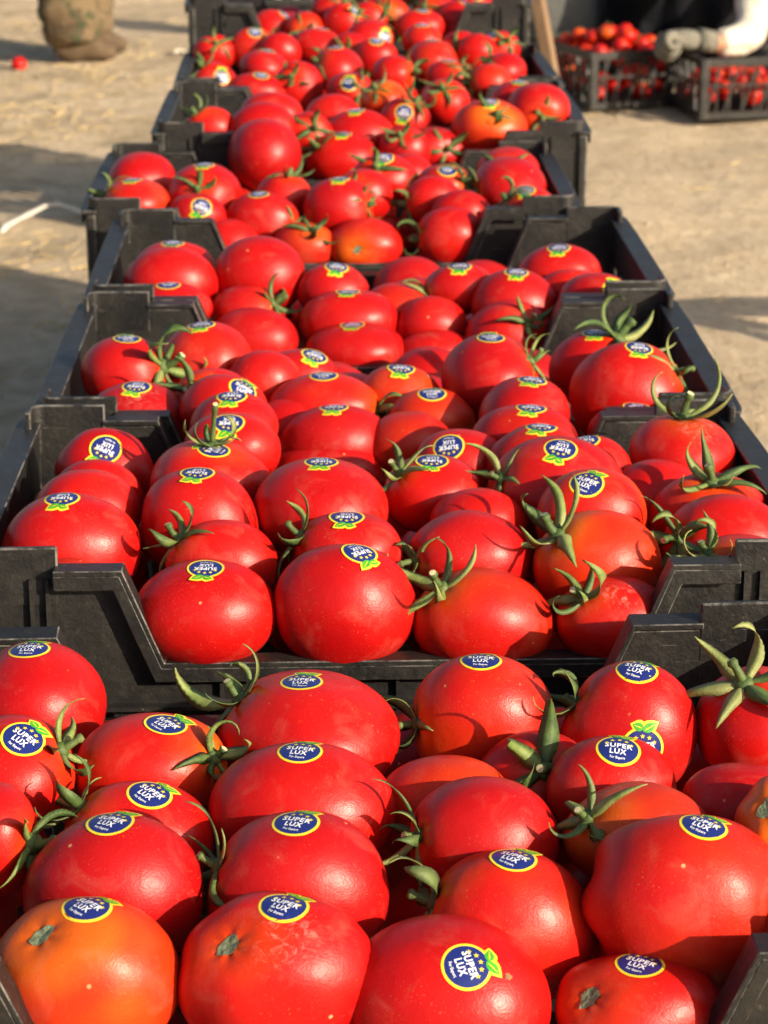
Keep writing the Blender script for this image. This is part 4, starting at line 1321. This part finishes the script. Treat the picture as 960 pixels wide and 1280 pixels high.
def hand_mesh(name, wrist, fwd, down, mat, curl=.5, s=1.0):
    """palm and five bent fingers grown from one skeleton"""
    f = Vector(fwd).normalized(); n = Vector(down); n = (n - f * n.dot(f)).normalized(); a = f.cross(n)
    W = Vector(wrist)
    vs, es = [], []
    def add(p, r, prev=None):
        vs.append((p.x, p.y, p.z, r * s)); i = len(vs) - 1
        if prev is not None: es.append((prev, i))
        return i
    r0 = add(W, .026)
    c = add(W + f * .045 * s, .030, r0)
    for k, (off, L) in enumerate(((-.033, .066), (-.011, .078), (.012, .073), (.033, .058))):
        base = add(W + (f * .085 + a * off) * s, .0125, c)
        d = f.copy(); p = W + (f * .085 + a * off) * s; pr = base
        for j in range(3):
            ang = curl * (j + 1) * .75
            d = f * math.cos(ang) + n * math.sin(ang)
            p = p + d * (L / 3 * s); pr = add(p, .0108 - .0008 * j, pr)
    p = W + (f * .03 - a * .03) * s; pr = add(p, .014, c)
    for j in range(2):
        p = p + (f * .5 - a * .55 + n * (.35 + .3 * j)).normalized() * .032 * s; pr = add(p, .0115 - .001 * j, pr)
    return skin_shape(name, vs, es, mat, 1, 2)

# standing person in camouflage trousers: one leg before the other, boots on the sand
def standing_person():
    X, Y = -.77, 7.24
    g = ground_height(X, Y)
    root = empty('person', (X, Y, g))
    def P(x, y, z, *r): return (x, y, z) + r
    # body: legs, trunk, neck, arms as one figure
    body = [P(0, .0, .93, .13, .11), P(0, 0, 1.15, .125, .10), P(0, 0, 1.36, .155, .10), P(0, 0, 1.47, .06), P(0.01, 0, 1.55, .05),
            P(0, -.09, .86, .085), P(.02, -.08, .48, .06), P(0, -.05, .10, .035), P(.09, -.045, .04, .024),
            P(0, .09, .86, .085), P(.03, .10, .48, .06), P(.02, .12, .10, .035), P(.11, .12, .04, .024),
            P(0, -.19, 1.40, .055), P(.02, -.23, 1.12, .042), P(.10, -.22, .90, .030),
            P(0, .19, 1.40, .055), P(.02, .23, 1.12, .042), P(.10, .22, .90, .030)]
    edges = [(0, 1), (1, 2), (2, 3), (3, 4), (0, 5), (5, 6), (6, 7), (7, 8), (0, 9), (9, 10), (10, 11), (11, 12), (2, 13), (13, 14), (14, 15), (2, 16), (16, 17), (17, 18)]
    link('body', skin_shape('body', body, edges, M['human']), root)
    tr = [P(0, 0, .95, .15, .14), P(0, 0, 1.04, .145, .135), P(0, -.09, .82, .115), P(.02, -.085, .48, .098), P(.0, -.055, .26, .098), P(.0, -.05, .13, .108), P(.005, -.05, .045, .100),
          P(0, .09, .82, .115), P(.03, .10, .48, .098), P(.02, .115, .26, .098), P(.02, .12, .13, .108), P(.025, .12, .045, .100)]
    link('trousers', skin_shape('trousers', tr, [(0, 1), (0, 2), (2, 3), (3, 4), (4, 5), (5, 6), (0, 7), (7, 8), (8, 9), (9, 10), (10, 11)], M['camo'], 0, 3, .022), root)
    sh = [P(0, 0, 1.0, .155, .135), P(0, 0, 1.18, .15, .125), P(0, 0, 1.38, .17, .115), P(0, 0, 1.46, .085),
          P(0, -.20, 1.40, .075), P(.02, -.235, 1.12, .06), P(.09, -.222, .93, .048), P(0, .20, 1.40, .075), P(.02, .235, 1.12, .06), P(.09, .222, .93, .048)]
    link('shirt', skin_shape('shirt', sh, [(0, 1), (1, 2), (2, 3), (2, 4), (4, 5), (5, 6), (2, 7), (7, 8), (8, 9)], M['olive']), root)
    for y, x in ((-.045, .0), (.12, .02)):
        bt = [P(x - .06, y, .035, .040, .038), P(x + .01, y, .05, .048, .046), P(x + .08, y, .036, .043, .034), P(x + .145, y, .026, .038, .025), P(x - .02, y, .13, .045)]
        link('boot', skin_shape('boot', bt, [(0, 1), (1, 2), (2, 3), (1, 4)], M['boot'], 1), root)
    h = link('head', head_mesh(M['human'], (.02, 0, 1.66), .105, (1, -.2, 0)), root)
    hr = head_mesh(M['hair'], (.008, 0, 1.685), .110, (1, -.2, 0)); link('hair', hr, h)
    for y in (-.22, .22):
        link('hand', hand_mesh('hand', (.11, y, .87), (.45, 0, -.9), (.9, 0, .4), M['human'], .35), root)
    tag(root, 'person standing on the sand in baggy camouflage trousers and brown boots', 'person')
standing_person()

# crouching person in dark clothes and cream sleeves, gloved hand over the lattice crate
def crouching_person():
    X, Y = 1.16, 6.86
    root = empty('person', (X, Y, ground_height(X, Y)))
    def P(x, y, z, *r): return (x - X, y - Y, z) + r
    pel, chest, nk = P(1.20, 7.02, .24, .13, .12), P(1.30, 6.82, .60, .15, .11), P(1.28, 6.72, .78, .055)
    body = [pel, P(1.26, 6.94, .42, .12, .11), chest, nk, P(1.26, 6.66, .86, .05),
            P(1.06, 6.96, .26, .09), P(.94, 6.68, .42, .06), P(.90, 6.86, .08, .045), P(.88, 6.74, .04, .04),
            P(1.34, 6.98, .26, .09), P(1.42, 6.68, .42, .06), P(1.40, 6.86, .08, .045), P(1.40, 6.74, .04, .04),
            P(1.20, 6.62, .59, .045), P(1.205, 6.375, .225, .036), P(1.18, 6.315, .172, .033), P(1.115, 6.262, .168, .028), P(1.040, 6.208, .174, .026),
            P(1.44, 6.76, .62, .045), P(1.50, 6.52, .43, .036), P(1.36, 6.33, .26, .026)]
    edges = [(0, 1), (1, 2), (2, 3), (3, 4), (0, 5), (5, 6), (6, 7), (7, 8), (0, 9), (9, 10), (10, 11), (11, 12), (2, 13), (13, 14), (14, 15), (15, 16), (16, 17), (2, 18), (18, 19), (19, 20)]
    link('body', skin_shape('body', body, edges, M['human']), root)
    tr = [P(1.20, 7.00, .25, .17, .16), P(1.24, 6.95, .40, .15, .14), P(1.06, 6.94, .26, .13), P(.945, 6.72, .39, .10), P(.93, 6.80, .22, .095), P(.92, 6.86, .09, .085),
          P(1.34, 6.96, .26, .13), P(1.42, 6.71, .39, .10), P(1.41, 6.80, .22, .095), P(1.40, 6.86, .09, .085)]
    link('trousers', skin_shape('trousers', tr, [(0, 1), (0, 2), (2, 3), (3, 4), (4, 5), (0, 6), (6, 7), (7, 8), (8, 9)], M['dark_cloth'], 0, 3), root)
    # long dark apron hanging between the knees down to the sand, with folds
    n, mrow = 36, 10
    vs, fs = [], []
    for lay in (0, .012):
        for j in range(mrow + 1):
            for i in range(n + 1):
                t, u = i / n, j / mrow
                x = .84 + .62 * t; z = .44 * (1 - u) + .004
                y = 6.70 + .05 * math.sin(math.pi * t) + .018 * math.sin(t * 31 + u) * (.3 + u) - .05 * u + .10 * (2 * t - 1) ** 2 + lay
                vs.append((x - X, y - Y, z))
    k = (n + 1) * (mrow + 1)
    for lay in (0, 1):
        for j in range(mrow):
            for i in range(n):
                a = lay * k + j * (n + 1) + i; q = (a, a + 1, a + n + 2, a + n + 1)
                fs.append(q if lay else q[::-1])
    me = bpy.data.meshes.new('apron'); me.from_pydata(vs, [], fs); smooth(me); me.materials.append(M['dark_cloth']); link('apron', me, root)
    ves = [P(1.22, 6.98, .34, .16, .14), P(1.27, 6.89, .50, .15, .13), P(1.30, 6.80, .64, .165, .12), P(1.285, 6.73, .75, .08)]
    link('waistcoat', skin_shape('waistcoat', ves, chain(4), M['dark_cloth']), root)
    sl = [P(1.245, 6.70, .66, .07), P(1.20, 6.60, .58, .068), P(1.195, 6.47, .38, .058), P(1.205, 6.375, .225, .054), P(1.18, 6.315, .172, .050), P(1.115, 6.262, .168, .043), P(1.075, 6.232, .170, .042)]
    link('sleeve', skin_shape('sleeve', sl, chain(7), M['cream'], 0, 3, .012), root)
    sl = [P(1.40, 6.80, .66, .07), P(1.46, 6.74, .60, .066), P(1.50, 6.52, .43, .055), P(1.43, 6.42, .34, .047), P(1.385, 6.36, .285, .044)]
    link('sleeve', skin_shape('sleeve', sl, chain(5), M['cream'], 0, 3), root)
    gl = link('glove', hand_mesh('glove', (1.035 - X, 6.205 - Y, .182), (-.97, -.12, .06), (.1, -.35, -1), M['glove'], 1.7, 1.3), root)
    b = MB(); b.tube([(1.062 - X, 6.222 - Y, .175), (1.045 - X, 6.212 - Y, .179), (1.02 - X, 6.20 - Y, .184)], [.030, .031, .033], 14)
    link('cuff', b.mesh('cuff', M['glove'], 0, True), gl)
    link('glove', hand_mesh('glove', (1.355 - X, 6.32 - Y, .255), (-.5, -.55, -.6), (-.3, .3, -.8), M['glove'], .6, 1.1), root)
    for x in (.90, 1.40):
        bt = [P(x, 6.90, .035, .040, .036), P(x, 6.80, .045, .045, .04), P(x - .01, 6.70, .03, .04, .028)]
        link('shoe', skin_shape('shoe', bt, chain(3), M['shoe'], 1), root)
    h = link('head', head_mesh(M['human'], (1.25 - X, 6.60 - Y, .93), .105, (-.4, -.8, 0)), root)
    link('hair', head_mesh(M['hair'], (1.255 - X, 6.615 - Y, .955), .110, (-.4, -.8, 0)), h)
    tag(root, 'crouching person in dark clothes and cream sleeves, gloved hand over a lattice crate', 'person')
crouching_person()

# ------------------------------------------------------------------ an unseen trestle, added off to the side to throw a shadow on the sand
tr = empty('shadow_trestle', (1.86, 3.22, 0))
b = MB(); b.box(-.44, .44, -.035, .035, .47, .52); link('beam', b.mesh('beam', M['wood'], .002), tr)
for x in (-.34, .34):
    for sy in (-1, 1):
        b = MB(); b.tube([(x, sy * .20, -.01), (x, sy * .10, .24), (x, -sy * .0, .468)], [.022, .022, .022], 4); link('leg', b.mesh('leg', M['wood'], .002), tr)
    b = MB(); b.box(x - .012, x + .012, -.12, .12, .20, .24); link('brace', b.mesh('brace', M['wood'], .002), tr)
tag(tr, 'unseen wooden trestle added beside the crates to cast a shadow on the sand', 'trestle')
